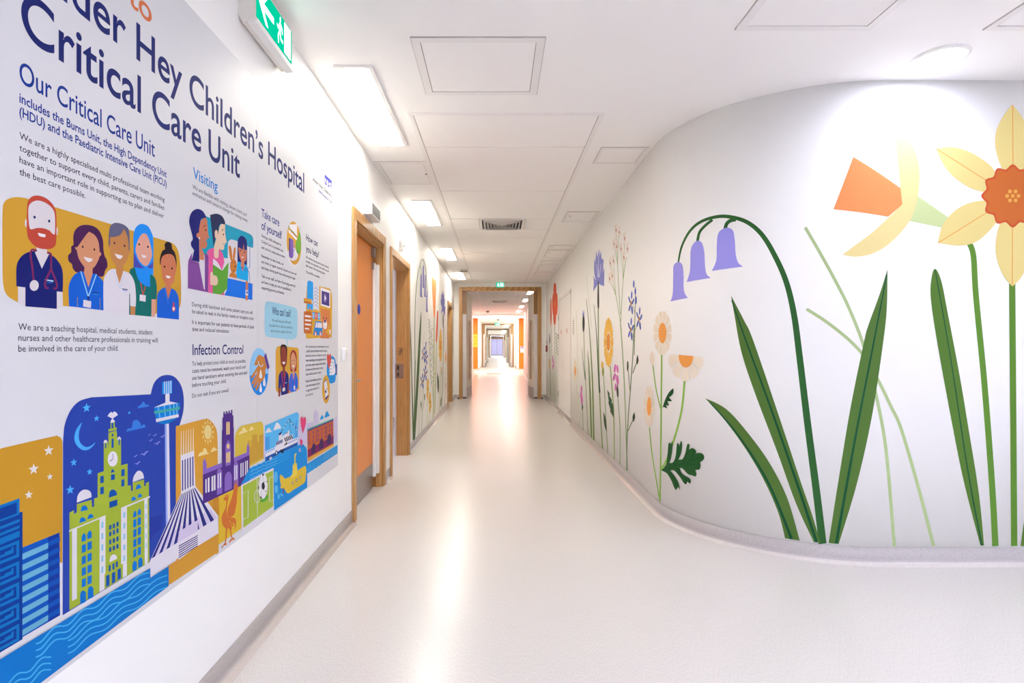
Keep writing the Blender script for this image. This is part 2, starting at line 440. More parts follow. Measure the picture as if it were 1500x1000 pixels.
# ================================================================== ceiling
def ring_frame(bm, x0, x1, y0, y1, z0, z1, w, mi=0):
    box(bm, x0, x1, y0, y0 + w, z0, z1, mi); box(bm, x0, x1, y1 - w, y1, z0, z1, mi)
    box(bm, x0, x0 + w, y0 + w, y1 - w, z0, z1, mi); box(bm, x1 - w, x1, y0 + w, y1 - w, z0, z1, mi)
    return bm
def troffer(x0, x1, y0, y1, label, mat, group='recessed ceiling lights'):
    t = thing('ceiling_light', label, 'ceiling light', ((x0 + x1) / 2, (y0 + y1) / 2, CEIL), group)
    obj('frame', ring_frame(bmesh.new(), x0, x1, y0, y1, CEIL - .012, CEIL + .002, .022), M_TRIM, t)
    obj('diffuser', B(x0 + .022, x1 - .022, y0 + .022, y1 - .022, CEIL - .007, CEIL + .001), mat, t)
    return t
G_T = glow('troffer_diffuser', WARM, TROFFER)
G_F = glow('troffer_diffuser_far', WARM, TROFFER_FAR)
G_V = glow('troffer_diffuser_beyond', WARM, 7.0)
LX0, LX1 = -.856, -.651
for y, lab in ((3.01, 'long recessed white ceiling light nearest the camera beside the left wall'),
               (5.77, 'recessed white ceiling light past the wall box over the orange door'),
               (8.53, 'third recessed ceiling light along the left wall, before the smoke alarm'),
               (11.33, 'recessed ceiling light in the left corner just before the oak double doorway')):
    troffer(LX0, LX1, y, y + 1.2, lab, G_T)
for y, lab in ((14.9, 'first ceiling light on the right inside the double doorway'), (17.5, 'second ceiling light on the right inside the double doorway'),
               (20.4, 'third ceiling light on the right inside the double doorway'), (23.0, 'fourth ceiling light on the right, just before the pink junction')):
    troffer(.82, 1.02, y, y + 1.2, lab, G_F)
FARL = 'tiny added ceiling light far down the corridor beyond the third oak doorway'  # extra lights added to brighten the far corridor
for k, (y, lab) in enumerate(((30.5, 'small ceiling light on the right between the orange walls'), (33.0, 'small ceiling light on the right above the third oak doorway approach'),
               (38.5, 'tiny ceiling light on the right past the second oak doorway'), (42.0, 'tiny ceiling light on the right before the third oak doorway'),
               (52, 'tiny ceiling light past the third oak doorway'), (47.5, FARL), (57, FARL), (63.5, FARL), (68, FARL), (60, 'tiny ceiling light before the fourth oak doorway'), (75.5, FARL), (72, 'cool ceiling light added to brighten the lilac end doors'))):
    troffer(.5, .9, y, y + 1.2, lab, G_V if y < 70 else glow('end_door_fill', COOL, 20.0))  # strong cool glow past the last doorway is added to lift the end doors
# lobby beside and behind the camera: the downlight, then added fill lights
def downlight(x, y, label, r=.125):
    t = thing('downlight', label, 'ceiling light', (x, y, CEIL), 'round downlights')
    bm = bmesh.new(); n = 48
    prof = [(r, CEIL + .002), (r, CEIL - .006), (r - .006, CEIL - .012), (r - .018, CEIL - .012), (r - .022, CEIL - .006)]
    rings = [[bm.verts.new((x + rr * math.cos(a * 2 * math.pi / n), y + rr * math.sin(a * 2 * math.pi / n), z)) for a in range(n)] for rr, z in prof]
    for a, b in zip(rings, rings[1:]):
        for k in range(n): bm.faces.new((a[k], a[(k + 1) % n], b[(k + 1) % n], b[k])).smooth = True
    bmesh.ops.recalc_face_normals(bm, faces=bm.faces)
    obj('bezel', bm, M_WHITE, t)
    obj('diffuser', cyl(bmesh.new(), (x, y, CEIL - .003), r - .02, .008, seg=48), glow('downlight_diffuser', COOL, DOWNLIGHT), t)
    for a in (.4, 2.5, 4.6):
        obj('screw', cyl(bmesh.new(), (x + (r - .03) * math.cos(a), y + (r - .03) * math.sin(a), CEIL - .008), .004, .003, seg=8), M_STEEL, t)
downlight(2.263, 2.925, 'round white downlight over the daffodils on the right')
for x, y, lab in ((.5, -.9, 'added square lobby fill light behind the viewpoint on the left'), (2.6, -.9, 'added square lobby fill light behind the viewpoint in the middle'),
                  (1.9, .1, 'added square lobby fill light overhead to the right of the viewpoint'), (3.9, -.6, 'added square lobby fill light far right behind the viewpoint'), (4.7, .9, 'added square lobby fill light beyond the right edge, past the daffodils')):
    troffer(x - .3, x + .3, y - .3, y + .3, lab, glow('lobby_fill', COOL, LOBBY_FILL), 'added lobby fill lights')  # unseen lights added to brighten the near walls and floor

M_GAP2 = paint('edge_gap', (0.40, 0.37, 0.36), 0.9, 0.1)
def hatch(x0, x1, y0, y1, label, lock=None, w=.03):
    t = thing('ceiling_hatch', label, 'access panel', ((x0 + x1) / 2, (y0 + y1) / 2, CEIL), 'ceiling access panels')
    obj('frame', ring_frame(bmesh.new(), x0, x1, y0, y1, CEIL - .006, CEIL + .002, w), M_TRIM, t)
    bm = B(x0 + w + .003, x1 - w - .003, y0 + w + .003, y1 - w - .003, CEIL - .003, CEIL + .001)
    obj('panel', bm, M_TILE, t)
    obj('gap', B(x0 + w, x1 - w, y0 + w, y1 - w, CEIL - .001, CEIL + .001), M_GAP, t)
    bm = bmesh.new(); box(bm, x0, x1, y0 - .005, y0, CEIL - .002, CEIL + .001); box(bm, x0 - .003, x0, y0, y1, CEIL - .002, CEIL + .001); box(bm, x1, x1 + .003, y0, y1, CEIL - .002, CEIL + .001)
    obj('edge_joint', bm, M_GAP2, t)
    if lock: obj('lock', cyl(bmesh.new(), (lock[0], lock[1], CEIL - .0045), .009, .004, seg=12), M_DARK, t)
hatch(-.41, .235, 2.74, 3.36, 'square ceiling access panel in the middle, nearest the tiled strip', w=.04)
hatch(1.114, 1.744, 2.05, 2.675, 'large ceiling access panel cut off by the top edge, left of the round downlight', w=.035)
hatch(2.27, 2.90, 2.05, 2.675, 'ceiling access panel in the top right corner beyond the round downlight', w=.035)
hatch(-.975, -.56, 4.58, 5.22, 'access panel at the left wall between the first two long ceiling lights', (-.60, 4.9))
R = 'small ceiling access panel along the right wall, '
for i, (y0, y1, lab) in enumerate(((4.25, 4.62, 'nearest, where the wall begins to curve'), (6.27, 6.78, 'level with the air grille'), (8.34, 8.66, 'first of the close row'),
                     (8.76, 9.5, 'second of the close row'), (9.79, 10.15, 'third of the close row'), (10.27, 11.1, 'fourth of the close row'), (11.3, 11.9, 'last before the double doorway'))):
    hatch(.78, 1.13, y0, y1, R + lab, (.83, y0 + .2) if i else None, .02)

# the strip of lay-in tiles down the middle of the corridor
SX0, SX1 = -.53, .655
bm = bmesh.new(); ring_frame(bm, SX0 - .03, SX1 + .03, 3.62, 13.05, CEIL - .008, CEIL + .002, .03); obj('trim_1', bm, M_TRIM, kind='structure')
obj('trim_2', B(SX0, SX1, 3.65, 13.02, CEIL - .002, CEIL + .001), M_GAP, kind='structure')
joints = [3.65, 4.23, 5.42, 6.6, 7.2, 7.77, 8.95, 10.1, 11.3, 12.45, 13.02]
names = ['short white ceiling tile at the near end of the strip', 'large ceiling tile just past the short end tile', 'large ceiling tile just before the air grille', None,
         'short ceiling tile just past the air grille', 'ceiling tile level with the third light along the left wall', 'ceiling tile between the third light and the smoke alarm',
         'ceiling tile beside the smoke alarm', 'ceiling tile beside the last light before the doorway', 'short last ceiling tile over the doorway approach']
for (a, b), lab in zip(zip(joints, joints[1:]), names):
    if lab: lone('ceiling_tile', B(SX0 + .004, SX1 - .004, a + .005, b - .005, CEIL - .006, CEIL), M_TILE, lab, 'ceiling tile', 'lay-in ceiling tiles')
for a, b, side in ((SX0 + .004, -.205, 'left'), (.34, SX1 - .004, 'right')):
    lone('ceiling_tile', B(a, b, 6.605, 7.195, CEIL - .006, CEIL), M_TILE, 'narrow ceiling tile on the %s of the square air grille' % side, 'ceiling tile', 'lay-in ceiling tiles')
def grille(x0, x1, y0, y1, label, n=6):
    t = thing('air_grille', label, 'air vent', ((x0 + x1) / 2, (y0 + y1) / 2, CEIL))
    obj('frame', ring_frame(bmesh.new(), x0, x1, y0, y1, CEIL - .014, CEIL, .03), M_TRIM, t)
    obj('duct', B(x0 + .03, x1 - .03, y0 + .03, y1 - .03, CEIL - .002, CEIL), M_DARK, t)
    cx, cy = (x0 + x1) / 2, (y0 + y1) / 2
    bm = bmesh.new()
    for k in range(n):              # nested square louvres
        h = (x1 - x0) / 2 - .045 - k * (x1 - x0 - .08) / 2 / n; v = h * (y1 - y0) / (x1 - x0)
        if h < .02: break
        for (ax, ay, bx_, by) in ((-h, -v, h, -v), (h, -v, h, v), (h, v, -h, v), (-h, v, -h, -v)):
            q = .82 if h > .05 else .6
            vs = [bm.verts.new((cx + px, cy + py, z)) for px, py, z in ((ax, ay, CEIL - .002), (bx_, by, CEIL - .002), (bx_ - .028 * (1 if bx_ > 0 else -1), by - .028 * (1 if by > 0 else -1), CEIL - .03), (ax - .028 * (1 if ax > 0 else -1), ay - .028 * (1 if ay > 0 else -1), CEIL - .03))]
            bm.faces.new(vs)
    r = bmesh.ops.solidify(bm, geom=bm.faces[:], thickness=.003)
    obj('louvre', bm, M_TRIM, t)
grille(-.20, .335, 6.61, 7.19, 'square white four-way air grille set in the tiled ceiling strip')
grille(-.15, .37, 18.2, 18.75, 'far air grille in the ceiling beyond the double doorway', 4)
bm = bmesh.new(); ring_frame(bm, -.55, .68, 14.2, 24.0, CEIL - .006, CEIL + .002, .03)
for y in (15.6, 17, 20.4, 22.2): box(bm, -.52, .65, y, y + .02, CEIL - .004, CEIL + .001)
obj('trim_3', bm, M_TRIM, kind='structure')
bm = bmesh.new(); ring_frame(bm, -.55, .68, 29.4, 34.2, CEIL - .006, CEIL + .002, .03); obj('trim_4', bm, M_TRIM, kind='structure')

# large round light at the junction
t = thing('round_ceiling_light', 'large glowing round ceiling light over the pink junction far down the corridor', 'ceiling light', (.1, 27.2, CEIL))
obj('diffuser', cyl(bmesh.new(), (.1, 27.2, CEIL - .03), 1.35, .06, seg=64), glow('round_light', (1.0, .66, .60), 3.2), t)
bm = bmesh.new()
for k in range(64):
    a, b = 2 * math.pi * k / 64, 2 * math.pi * (k + 1) / 64
    q = [bm.verts.new((.1 + r * math.cos(x), 27.2 + r * math.sin(x), z)) for x, r, z in ((a, 1.36, CEIL), (b, 1.36, CEIL), (b, 1.36, CEIL - .07), (a, 1.36, CEIL - .07))]
    q2 = [bm.verts.new((.1 + r * math.cos(x), 27.2 + r * math.sin(x), z)) for x, r, z in ((a, 1.40, CEIL), (b, 1.40, CEIL), (b, 1.40, CEIL - .07), (a, 1.40, CEIL - .07))]
    bm.faces.new(q); bm.faces.new(q2[::-1]); bm.faces.new((q[3], q[2], q2[2], q2[3]))
obj('rim', bm, M_TRIM, t)
for x, s in ((-2.6, 'left'), (2.7, 'right')):
    t = thing('ceiling_light', 'added pink-glowing ceiling light out of view in the %s arm of the junction' % s, 'ceiling light', (x, 26.8, CEIL), 'added junction lights')
    obj('frame', ring_frame(bmesh.new(), x - .6, x + .6, 26.2, 27.4, CEIL - .012, CEIL, .03), M_TRIM, t)
    obj('diffuser', B(x - .57, x + .57, 26.23, 27.37, CEIL - .008, CEIL), glow('pink_fill', PINK, 2.2), t)  # lamps added out of view to tint the junction pink
t = thing('ceiling_light', 'cool white ceiling light in the side room behind the open second door', 'ceiling light', (-2.3, 7, CEIL))
obj('frame', ring_frame(bmesh.new(), -2.6, -2.0, 6.7, 7.3, CEIL - .012, CEIL, .03), M_TRIM, t)
obj('diffuser', B(-2.57, -2.03, 6.73, 7.27, CEIL - .008, CEIL), glow('cool_diffuser', (.72, .76, 1.0), 8), t)

# ================================================================== fittings
G_GREEN = glow('exit_green', (.0, .30, .17), .55)
G_EXITW = glow('exit_white', (.70, 1.0, .92), .9)
def man(bm, P, w):
    """running figure in the sign plane; P maps (a, b) in 0..1 to a point"""
    def q(pts):
        f = bm.faces.new([bm.verts.new(P(*p)) for p in pts])
    q([(.42 + .07 * math.cos(k * math.pi / 6), .86 + .09 * math.sin(k * math.pi / 6)) for k in range(12)])
    q([(.34, .74), (.52, .76), (.58, .45), (.40, .42)])
    q([(.50, .74), (.72, .56), (.84, .62), (.83, .55), (.70, .47), (.50, .62)])
    q([(.36, .74), (.18, .66), (.12, .48), (.19, .47), (.25, .60), (.40, .64)])
    q([(.46, .46), (.58, .46), (.74, .30), (.70, .06), (.60, .06), (.62, .27)])
    q([(.40, .46), (.52, .44), (.38, .22), (.10, .20), (.10, .29), (.32, .30)])
def exit_sign_wall():
    x1 = -.9245
    y0, y1, z0, z1 = 2.2, 2.60, CAM_H + 1.247, CAM_H + 1.43
    t = thing('exit_sign', 'lit green emergency exit sign box high on the left wall', 'exit sign', (XL, (y0 + y1) / 2, z0))
    bm = bmesh.new()
    prism(bm, [(XL, z0 + .03), (XL + .014, z0), (x1 - .012, z0 + .004), (x1 - .002, z0 + .02), (x1 - .002, z1), (XL, z1)], 'Y', y0, y1)
    obj('housing', bm, paint('sign_housing', (.74, .71, .66), .4), t)
    bm = bmesh.new(); prism(bm, [(x1 - .03, z0 - .004), (x1 + .004, z0 - .002), (x1 + .008, z0 + .012), (x1, z0 + .026), (x1 - .03, z0 + .012)], 'Y', y0 + .004, y1 + .003)
    obj('light_rail', bm, M_WHITE, t)
    obj('face', B(x1 - .002, x1, y0 + .012, y1 - .008, z0 + .028, z1 - .008), G_GREEN, t)
    bm = bmesh.new(); X = x1 + .0012
    zt = z1 - .012; zb = z0 + .035; H = zt - zb
    ya, yb = y0 + .03, y0 + .18                                    # arrow
    def A(a, b): return (X, ya + a * (yb - ya), zb + b * H)
    bm.faces.new([bm.verts.new(A(*p)) for p in ((0, .5), (.45, .95), (.62, .95), (.33, .60), (1, .60), (1, .40), (.33, .40), (.62, .05), (.45, .05))])
    obj('arrow', bm, G_EXITW, t)
    bm = bmesh.new(); ya2, yb2 = y0 + .20, y0 + .29
    man(bm, lambda a, b: (X, ya2 + (1 - a) * (yb2 - ya2), zb + b * H), 0)
    obj('running_figure', bm, G_EXITW, t)
    bm = bmesh.new(); box(bm, X - .001, X, y0 + .30, y0 + .375, zb + .02 * H, zb + .98 * H); obj('doorway_symbol', bm, G_EXITW, t)
    bm = bmesh.new()
    for i in range(4): box(bm, XL + .02, XL + .045, y0 - .001, y0, z1 - .05 + i * .009, z1 - .046 + i * .009)
    obj('rating_label', bm, M_GREYP, t)
exit_sign_wall()
def exit_sign_hang(x, y, label, w=.18, h=.11):
    z1 = CEIL - .045; z0 = z1 - h
    t = thing('exit_sign', label, 'exit sign', (x, y, CEIL), 'hanging exit signs')
    obj('mount', box(bmesh.new(), x - w * .9, x + w * 1.1, y - .02, y + .02, CEIL - .03, CEIL, bev=.004), M_CREAM, t)
    obj('face', B(x - w / 2, x + w / 2, y - .008, y + .008, z0, z1), G_GREEN, t)
    bm = bmesh.new(); Y = y - .0095
    man(bm, lambda a, b: (x - w * .42 + a * w * .42, Y, z0 + (.06 + .88 * b) * h), 0)
    obj('running_figure', bm, G_EXITW, t)
    bm = bmesh.new(); box(bm, x + .04 * w, x + .14 * w, Y, Y + .001, z0 + .1 * h, z0 + .9 * h)
    def A(a, b): return (x + w * .2 + a * w * .24, Y, z0 + b * h)
    bm.faces.new([bm.verts.new(A(*p)) for p in ((.35, .9), (.65, .9), (.65, .45), (1, .45), (.5, .1), (0, .45), (.35, .45))])
    obj('arrow', bm, G_EXITW, t)
    obj('hanger', B(x - w * .35, x + w * .35, y - .003, y + .003, z1, CEIL - .03), M_TRIM, t)
exit_sign_hang(.085, 12.75, 'lit green exit sign hanging over the nearest oak double doorway')
exit_sign_hang(.07, 34.2, 'small green exit sign hanging over the second oak doorway far off', .32, .16)

# box with dark display over the orange door
t = thing('display_box', 'white wall box with dark grille front above the orange door', 'wall box', (XL, 4.4, CAM_H + .98))
obj('body', box(bmesh.new(), XL, XL + .068, 4.243, 4.56, CAM_H + .985, CAM_H + 1.085, bev=.005), M_WHITE, t)
obj('back_plate', B(XL, XL + .008, 4.225, 4.56, CAM_H + .978, CAM_H + 1.09), M_GREYP, t)
f = obj('display', B(XL + .068, XL + .071, 4.265, 4.54, CAM_H + .998, CAM_H + 1.072), M_DARK, t)
bm = bmesh.new()
for i in range(6): box(bm, XL + .071, XL + .0725, 4.27, 4.535, CAM_H + 1.003 + i * .0115, CAM_H + 1.006 + i * .0115)
obj('grille_bar', bm, paint('grey_bar', (.16, .16, .18), .5), f)
# small devices on the left wall
t = thing('motion_sensor', 'small white motion sensor on the wall above the open doorway', 'sensor', (XL, 5.95, 2.27))
obj('body', box(bmesh.new(), XL, XL + .03, 5.86, 5.92, CAM_H + .985, CAM_H + 1.10, bev=.006), M_WHITE, t)
obj('lens', box(bmesh.new(), XL + .03, XL + .06, 5.87, 5.91, CAM_H + 1.03, CAM_H + 1.06, bev=.006), M_WHITE, t)
t = thing('wall_switch', 'white rounded switch box on the wall right of the printed panel', 'switch', (XL, 3.68, 1.15))
obj('body', box(bmesh.new(), XL, XL + .028, 3.645, 3.715, CAM_H - .092, CAM_H - .005, bev=.012), M_WHITE, t)
bm = bmesh.new(); cyl(bm, (XL + .029, 3.665, CAM_H - .045), .004, .003, 'X', 10); cyl(bm, (XL + .029, 3.697, CAM_H - .045), .004, .003, 'X', 10)
obj('button', bm, M_GREYP, t)
# smoke alarm on the ceiling
t = thing('smoke_alarm', 'beige round smoke alarm with dark slot on the ceiling past the third light', 'smoke alarm', (-.62, 11.0, CEIL))
bm = bmesh.new(); cyl(bm, (-.62, 11.0, CEIL - .015), .075, .03); obj('base', bm, M_CREAM, t)
bm = bmesh.new(); cyl(bm, (-.62, 11.0, CEIL - .037), .068, .014); obj('slot', bm, M_DARK, t)
bm = bmesh.new(); cyl(bm, (-.62, 11.0, CEIL - .054), .045, .022, r2=.066); obj('head', bm, M_CREAM, t)
for i, (x, y, lab) in enumerate(((-.35, 23.3, 'small ceiling sensor on the left just before the pink junction'), (.1, 30.2, 'small ceiling sensor in the middle just past the pink junction'))):
    t = thing('smoke_alarm', lab, 'smoke alarm', (x, y, CEIL))
    obj('base', cyl(bmesh.new(), (x, y, CEIL - .02), .08, .04), M_GREYP, t); obj('head', cyl(bmesh.new(), (x, y, CEIL - .06), .04, .04, r2=.07), M_DARK, t)
# floor door stops
for x, s in ((-.88, 'left'), (1.06, 'right')):
    t = thing('floor_doorstop', 'small black rubber doorstop on the floor at the %s foot of the oak double doorway' % s, 'doorstop', (x, 13.28, 0))
    obj('rubber', cyl(bmesh.new(), (x, 13.28, .022), .02, .03, seg=16), M_DARK, t)
    obj('fixing', cyl(bmesh.new(), (x, 13.28, .004), .025, .008, seg=16), M_STEEL, t)
# fire call point and notices on the right
t = thing('fire_call_point', 'dark red fire alarm call point by the right corner of the doorway wall', 'fire alarm', (XR, 13.12, 1.1))
obj('body', box(bmesh.new(), XR - .03, XR, 13.07, 13.19, CAM_H - .11, CAM_H + .03, bev=.004), ink(150, 20, 35), t)
obj('flap', B(XR - .033, XR - .03, 13.09, 13.17, CAM_H - .08, CAM_H), ink(215, 200, 190), t)
obj('conduit', B(XR - .008, XR, 13.125, 13.14, CAM_H + .03, CAM_H + .15), ink(170, 60, 60), t)
t = thing('wall_notice', 'pale printed notice on the right wall beside the white service doors', 'notice', (XR, 8.65, 1.5))
obj('sheet', B(XR - .003, XR, 8.56, 8.75, CAM_H + .16, CAM_H + .44), M_WHITE, t)
bm = bmesh.new()
for i in range(6): box(bm, XR - .0036, XR - .003, 8.59, 8.72, CAM_H + .21 + i * .034, CAM_H + .223 + i * .034)
obj('lettering', bm, ink(150, 140, 150), t)
t = thing('yellow_sign', 'yellow notice on the left orange wall at the far junction', 'sign', (-1.05, Y3 - .11, 1.2))
obj('board', B(-1.6, -.945, Y3 - .115, Y3 - .1, 1.2, 1.85), ink(240, 190, 70), t)
bm = bmesh.new()
for i, w in enumerate((.3, .2, .36)): box(bm, -1.0 - w * .4, -.97, Y3 - .118, Y3 - .115, 1.36 + i * .17, 1.375 + i * .17)
obj('lettering', bm, ink(120, 80, 40), t)
t = thing('white_notice', 'white notice with blue heading on the right orange wall at the far junction', 'notice', (1.3, Y3 - .11, .9))
obj('sheet', B(1.21, 1.75, Y3 - .112, Y3 - .1, .93, 1.24), M_WHITE, t)
bm = bmesh.new(); box(bm, 1.22, 1.5, Y3 - .115, Y3 - .112, 1.18, 1.225); box(bm, 1.22, 1.4, Y3 - .115, Y3 - .112, 1.11, 1.14); obj('heading', bm, ink(50, 60, 170), t)
# dark mat beyond the junction
lone('floor_mat', box(bmesh.new(), -.42, .28, 25.6, 26.6, 0, .008, bev=.003), paint('mat', (.30, .18, .13), .5, .4), 'reddish brown floor mat at the far pink junction', 'mat')
t = thing('wall_sign', 'small dark green sign glimpsed through the open second doorway', 'sign', (-1.55, 9.1, 1.3))
obj('board', box(bmesh.new(), -1.60, -1.45, 9.075, 9.1, 1.27, 1.37, bev=.004), ink(20, 95, 80), t)
# ================================================================== printed and painted wall art
# outlines are measured in views of the photograph (T sets the view) and laid on the wall plane they belong to
_T = [0, 0, 1]
def T_(ox=0, oy=0, s=1): _T[:] = [ox, oy, s]
def px(x, y): return _T[0] + x / _T[2], _T[1] + y / _T[2]
def parse(s):
    out = []
    for t in s.split():
        c = t.endswith('!')
        x, y = t.rstrip('!').split(',')
        out.append((float(x), float(y), c))
    return out
def crom(p0, p1, p2, p3, t):
    return tuple(0.5 * (2 * b + (c - a) * t + (2 * a - 5 * b + 4 * c - d) * t * t + (3 * b - a - 3 * c + d) * t ** 3) for a, b, c, d in zip(p0, p1, p2, p3))
def spline(pts, closed, n=6):
    """smooth through the points; a point flagged as a corner breaks the curve"""
    P = [p[:2] for p in pts]; C = [p[2] for p in pts]; N = len(P); out = []
    for i in range(N if closed else N - 1):
        a, b = i, (i + 1) % N
        if closed:
            p0 = P[a - 1] if not C[a] else P[a]; p3 = P[(b + 1) % N] if not C[b] else P[b]
        else:
            p0 = P[a - 1] if a > 0 and not C[a] else P[a]; p3 = P[b + 1] if b + 1 < N and not C[b] else P[b]
        if C[a] and C[b]: out.append(P[a]); continue
        for k in range(n): out.append(crom(p0, P[a], P[b], p3, k / n))
    if not closed: out.append(P[-1])
    return out
PAINT = [.0005, 1e-5]
def layer(base, step=1e-5): PAINT[:] = [base, step]
class Art:
    """one part: flat coloured shapes on the left ('L') or right ('R') wall"""
    def __init__(self, side, base=0.0):
        self.side = side
        self.V, self.F, self.M, self.mats = [], [], [], []
    def mi(self, col):
        m = ink(*col) if isinstance(col, tuple) else col
        if m not in self.mats: self.mats.append(m)
        return self.mats.index(m)
    def add2d(self, pts, faces, col):
        """pts in wall coordinates"""
        b = len(self.V); i = self.mi(col)
        PAINT[0] += PAINT[1]             # each later shape lies a hair in front of the earlier ones
        self.V += [(p[0], p[1], PAINT[0]) for p in pts]
        for f in faces: self.F.append([b + k for k in f]); self.M.append(i)
    def wall(self, pts):
        f = left_yz if self.side == 'L' else right_sz
        return [f(*px(*p)) for p in pts]
    def poly(self, col, pts):
        w = self.wall(pts)
        tri = tessellate_polygon([[Vector((a, b, 0)) for a, b in w]])
        self.add2d(w, tri, col)
        return self
    def Fl(self, col, s): return self.poly(col, [p[:2] for p in parse(s)])
    def P(self, col, s, n=6): return self.poly(col, spline(parse(s), True, n))
    def E(self, col, cx, cy, rx, ry, rot=0, n=20, skew=0):
        c, s_ = math.cos(rot), math.sin(rot); pts = []
        for k in range(n):
            a = 2 * math.pi * k / n; x, y = rx * math.cos(a), ry * math.sin(a)
            pts.append((cx + x * c - y * s_, cy + x * s_ + y * c + skew * (x * c - y * s_)))
        return self.poly(col, pts)
    def K(self, col, s, w0, w1=None, n=6):
        pts = parse(s) if isinstance(s, str) else [(x, y, False) for x, y in s]
        L = spline(pts, False, n); w1 = w0 if w1 is None else w1
        A, Bq = [], []
        for i, p in enumerate(L):
            a, b = L[max(0, i - 1)], L[min(len(L) - 1, i + 1)]
            dx, dy = b[0] - a[0], b[1] - a[1]; d = math.hypot(dx, dy) or 1
            w = (w0 + (w1 - w0) * i / (len(L) - 1)) / 2
            A.append((p[0] - dy / d * w, p[1] + dx / d * w)); Bq.append((p[0] + dy / d * w, p[1] - dx / d * w))
        N = len(A)
        self.add2d(self.wall(A + Bq), [(i, i + 1, N + i + 1, N + i) for i in range(N - 1)], col)
        return self
    def star(self, col, cx, cy, rx, ry=None, skew=-.15):
        ry = ry or rx * 1.1; pts = []
        for k in range(10):
            a = -math.pi / 2 + k * math.pi / 5; r = 1 if k % 2 == 0 else .42
            x = rx * r * math.cos(a); pts.append((cx + x, cy + ry * r * math.sin(a) + skew * x))
        return self.poly(col, pts)
    def done(self, name, parent, label=None):
        bm = bmesh.new()
        if self.side == 'L':
            vs = [bm.verts.new((XL + o, y, z)) for y, z, o in self.V]
        else:
            vs = [bm.verts.new((s, z, o)) for s, z, o in self.V]
        for f, m in zip(self.F, self.M):
            try: q = bm.faces.new([vs[k] for k in f])
            except ValueError: continue
            q.material_index = m
        if self.side == 'R':
            smin, smax = min(v[0] for v in self.V), max(v[0] for v in self.V)
            for s in ARC:
                if smin < s < smax:
                    bmesh.ops.bisect_plane(bm, geom=bm.verts[:] + bm.edges[:] + bm.faces[:], plane_co=(s, 0, 0), plane_no=(1, 0, 0), dist=1e-7)
            for v in bm.verts: v.co = wall_point(*v.co)
        # face the room
        bm.normal_update()
        for f in bm.faces:
            c = f.calc_center_median()
            n = Vector((1, 0, 0)) if self.side == 'L' else Vector((-1, -1, 0)) if c.y > YF + .01 else Vector((0, -1, 0))
            if f.normal.dot(n) < 0: f.normal_flip()
        o = obj(name, bm, self.mats, parent)
        if label: o['label'] = label
        return o

# ------------------------------------------------------------------ lettering
_font_cap = 0.682
def text_polys(s, bold=0.0, res=2):
    c = bpy.data.curves.new('lettering', 'FONT'); c.body = s; c.resolution_u = res; c.offset = bold
    o = bpy.data.objects.new('lettering', c); COL.objects.link(o)
    bpy.context.view_layer.update()
    dg = bpy.context.evaluated_depsgraph_get()
    me = bpy.data.meshes.new_from_object(o.evaluated_get(dg))
    V = [(v.co.x, v.co.y) for v in me.vertices]; F = [tuple(p.vertices) for p in me.polygons]
    bpy.data.objects.remove(o); bpy.data.curves.remove(c); bpy.data.meshes.remove(me)
    return V, F
def put_text(art, s, y0, y1, z, cap, col, bold=0.0, sx=None, res=2):
    """a line of lettering on the left wall from y0 to y1 along the wall, baseline z; y1 None keeps the scale sx"""
    V, F = text_polys(s, bold, res)
    xs = [v[0] for v in V]; x0, x1 = min(xs), max(xs)
    if y1 is not None: sx = (y1 - y0) / (x1 - x0)
    k = cap / _font_cap
    art.add2d([(y0 + (x - x0) * sx, z + y * k) for x, y in V], F, col)
    return sx
def tline(art, s, u0, v0, u1, cap, col, bold=0.0, res=2):
    """a line by its ends in the current view"""
    a, z = left_yz(*px(u0, v0)); b, _ = left_yz(*px(u1, v0))
    return put_text(art, s, a, b, z, cap, col, bold, None, res)
# ================================================================== the printed panel on the left wall
PY1 = left_yz(494.5, 500)[0]
PZ0, PZ1 = CAM_H - .738, CAM_H + 1.098
panel = thing('wall_graphic', 'big printed information panel with lettering, staff portraits and city skyline on the left wall', 'wall graphic', (XL, 2.0, PZ0))
YS = left_yz(376, 500)[0]           # seam between the two sheets
PY0 = .95
obj('sheet', B(XL, XL + .002, PY0, YS - .0008, PZ0, PZ1), M_PANEL, panel)
obj('sheet', B(XL, XL + .002, YS + .0008, PY1, PZ0, PZ1), M_PANEL, panel)
S0 = .0021
NAVY, BLUE, SKY, INK = (24, 36, 112), (22, 58, 150), (15, 135, 215), (52, 50, 76)
def art(b=S0): return Art('L')

layer(S0, 8e-6)
# ---- headings
T_()
a = art(); put_text(a, 'Welcome to', 1.03, left_yz(221.2, 0)[0], CAM_H + .923, .066, (228, 125, 75), .012, None, 10); a.done('heading', panel, 'orange heading letters')
a = art(); y0, y1 = left_yz(198.6, 0)[0], left_yz(445, 0)[0]
V, F_ = text_polys("Hey Children\u2019s Hospital", .012, 4); sx = (y1 - y0) / (max(v[0] for v in V) - min(v[0] for v in V))
put_text(a, "Hey Children\u2019s Hospital", y0, y1, CAM_H + .792, .0985, NAVY, .012, None, 10)
V, F_ = text_polys('Alder', .012, 4); w = (max(v[0] for v in V) - min(v[0] for v in V)) * sx
ye = left_yz(183.2, 0)[0]
a.done('heading', panel, 'dark blue hospital name')
a = art(); put_text(a, 'Alder', ye - w, ye, CAM_H + .792, .0985, NAVY, .012, None, 10)
a.done('heading', panel, 'dark blue hospital name')
a = art(); put_text(a, 'Critical Care Unit', left_yz(29.5, 0)[0], left_yz(350.6, 0)[0], CAM_H + .650, .0985, NAVY, .012, None, 10); a.done('heading', panel, 'dark blue unit name')
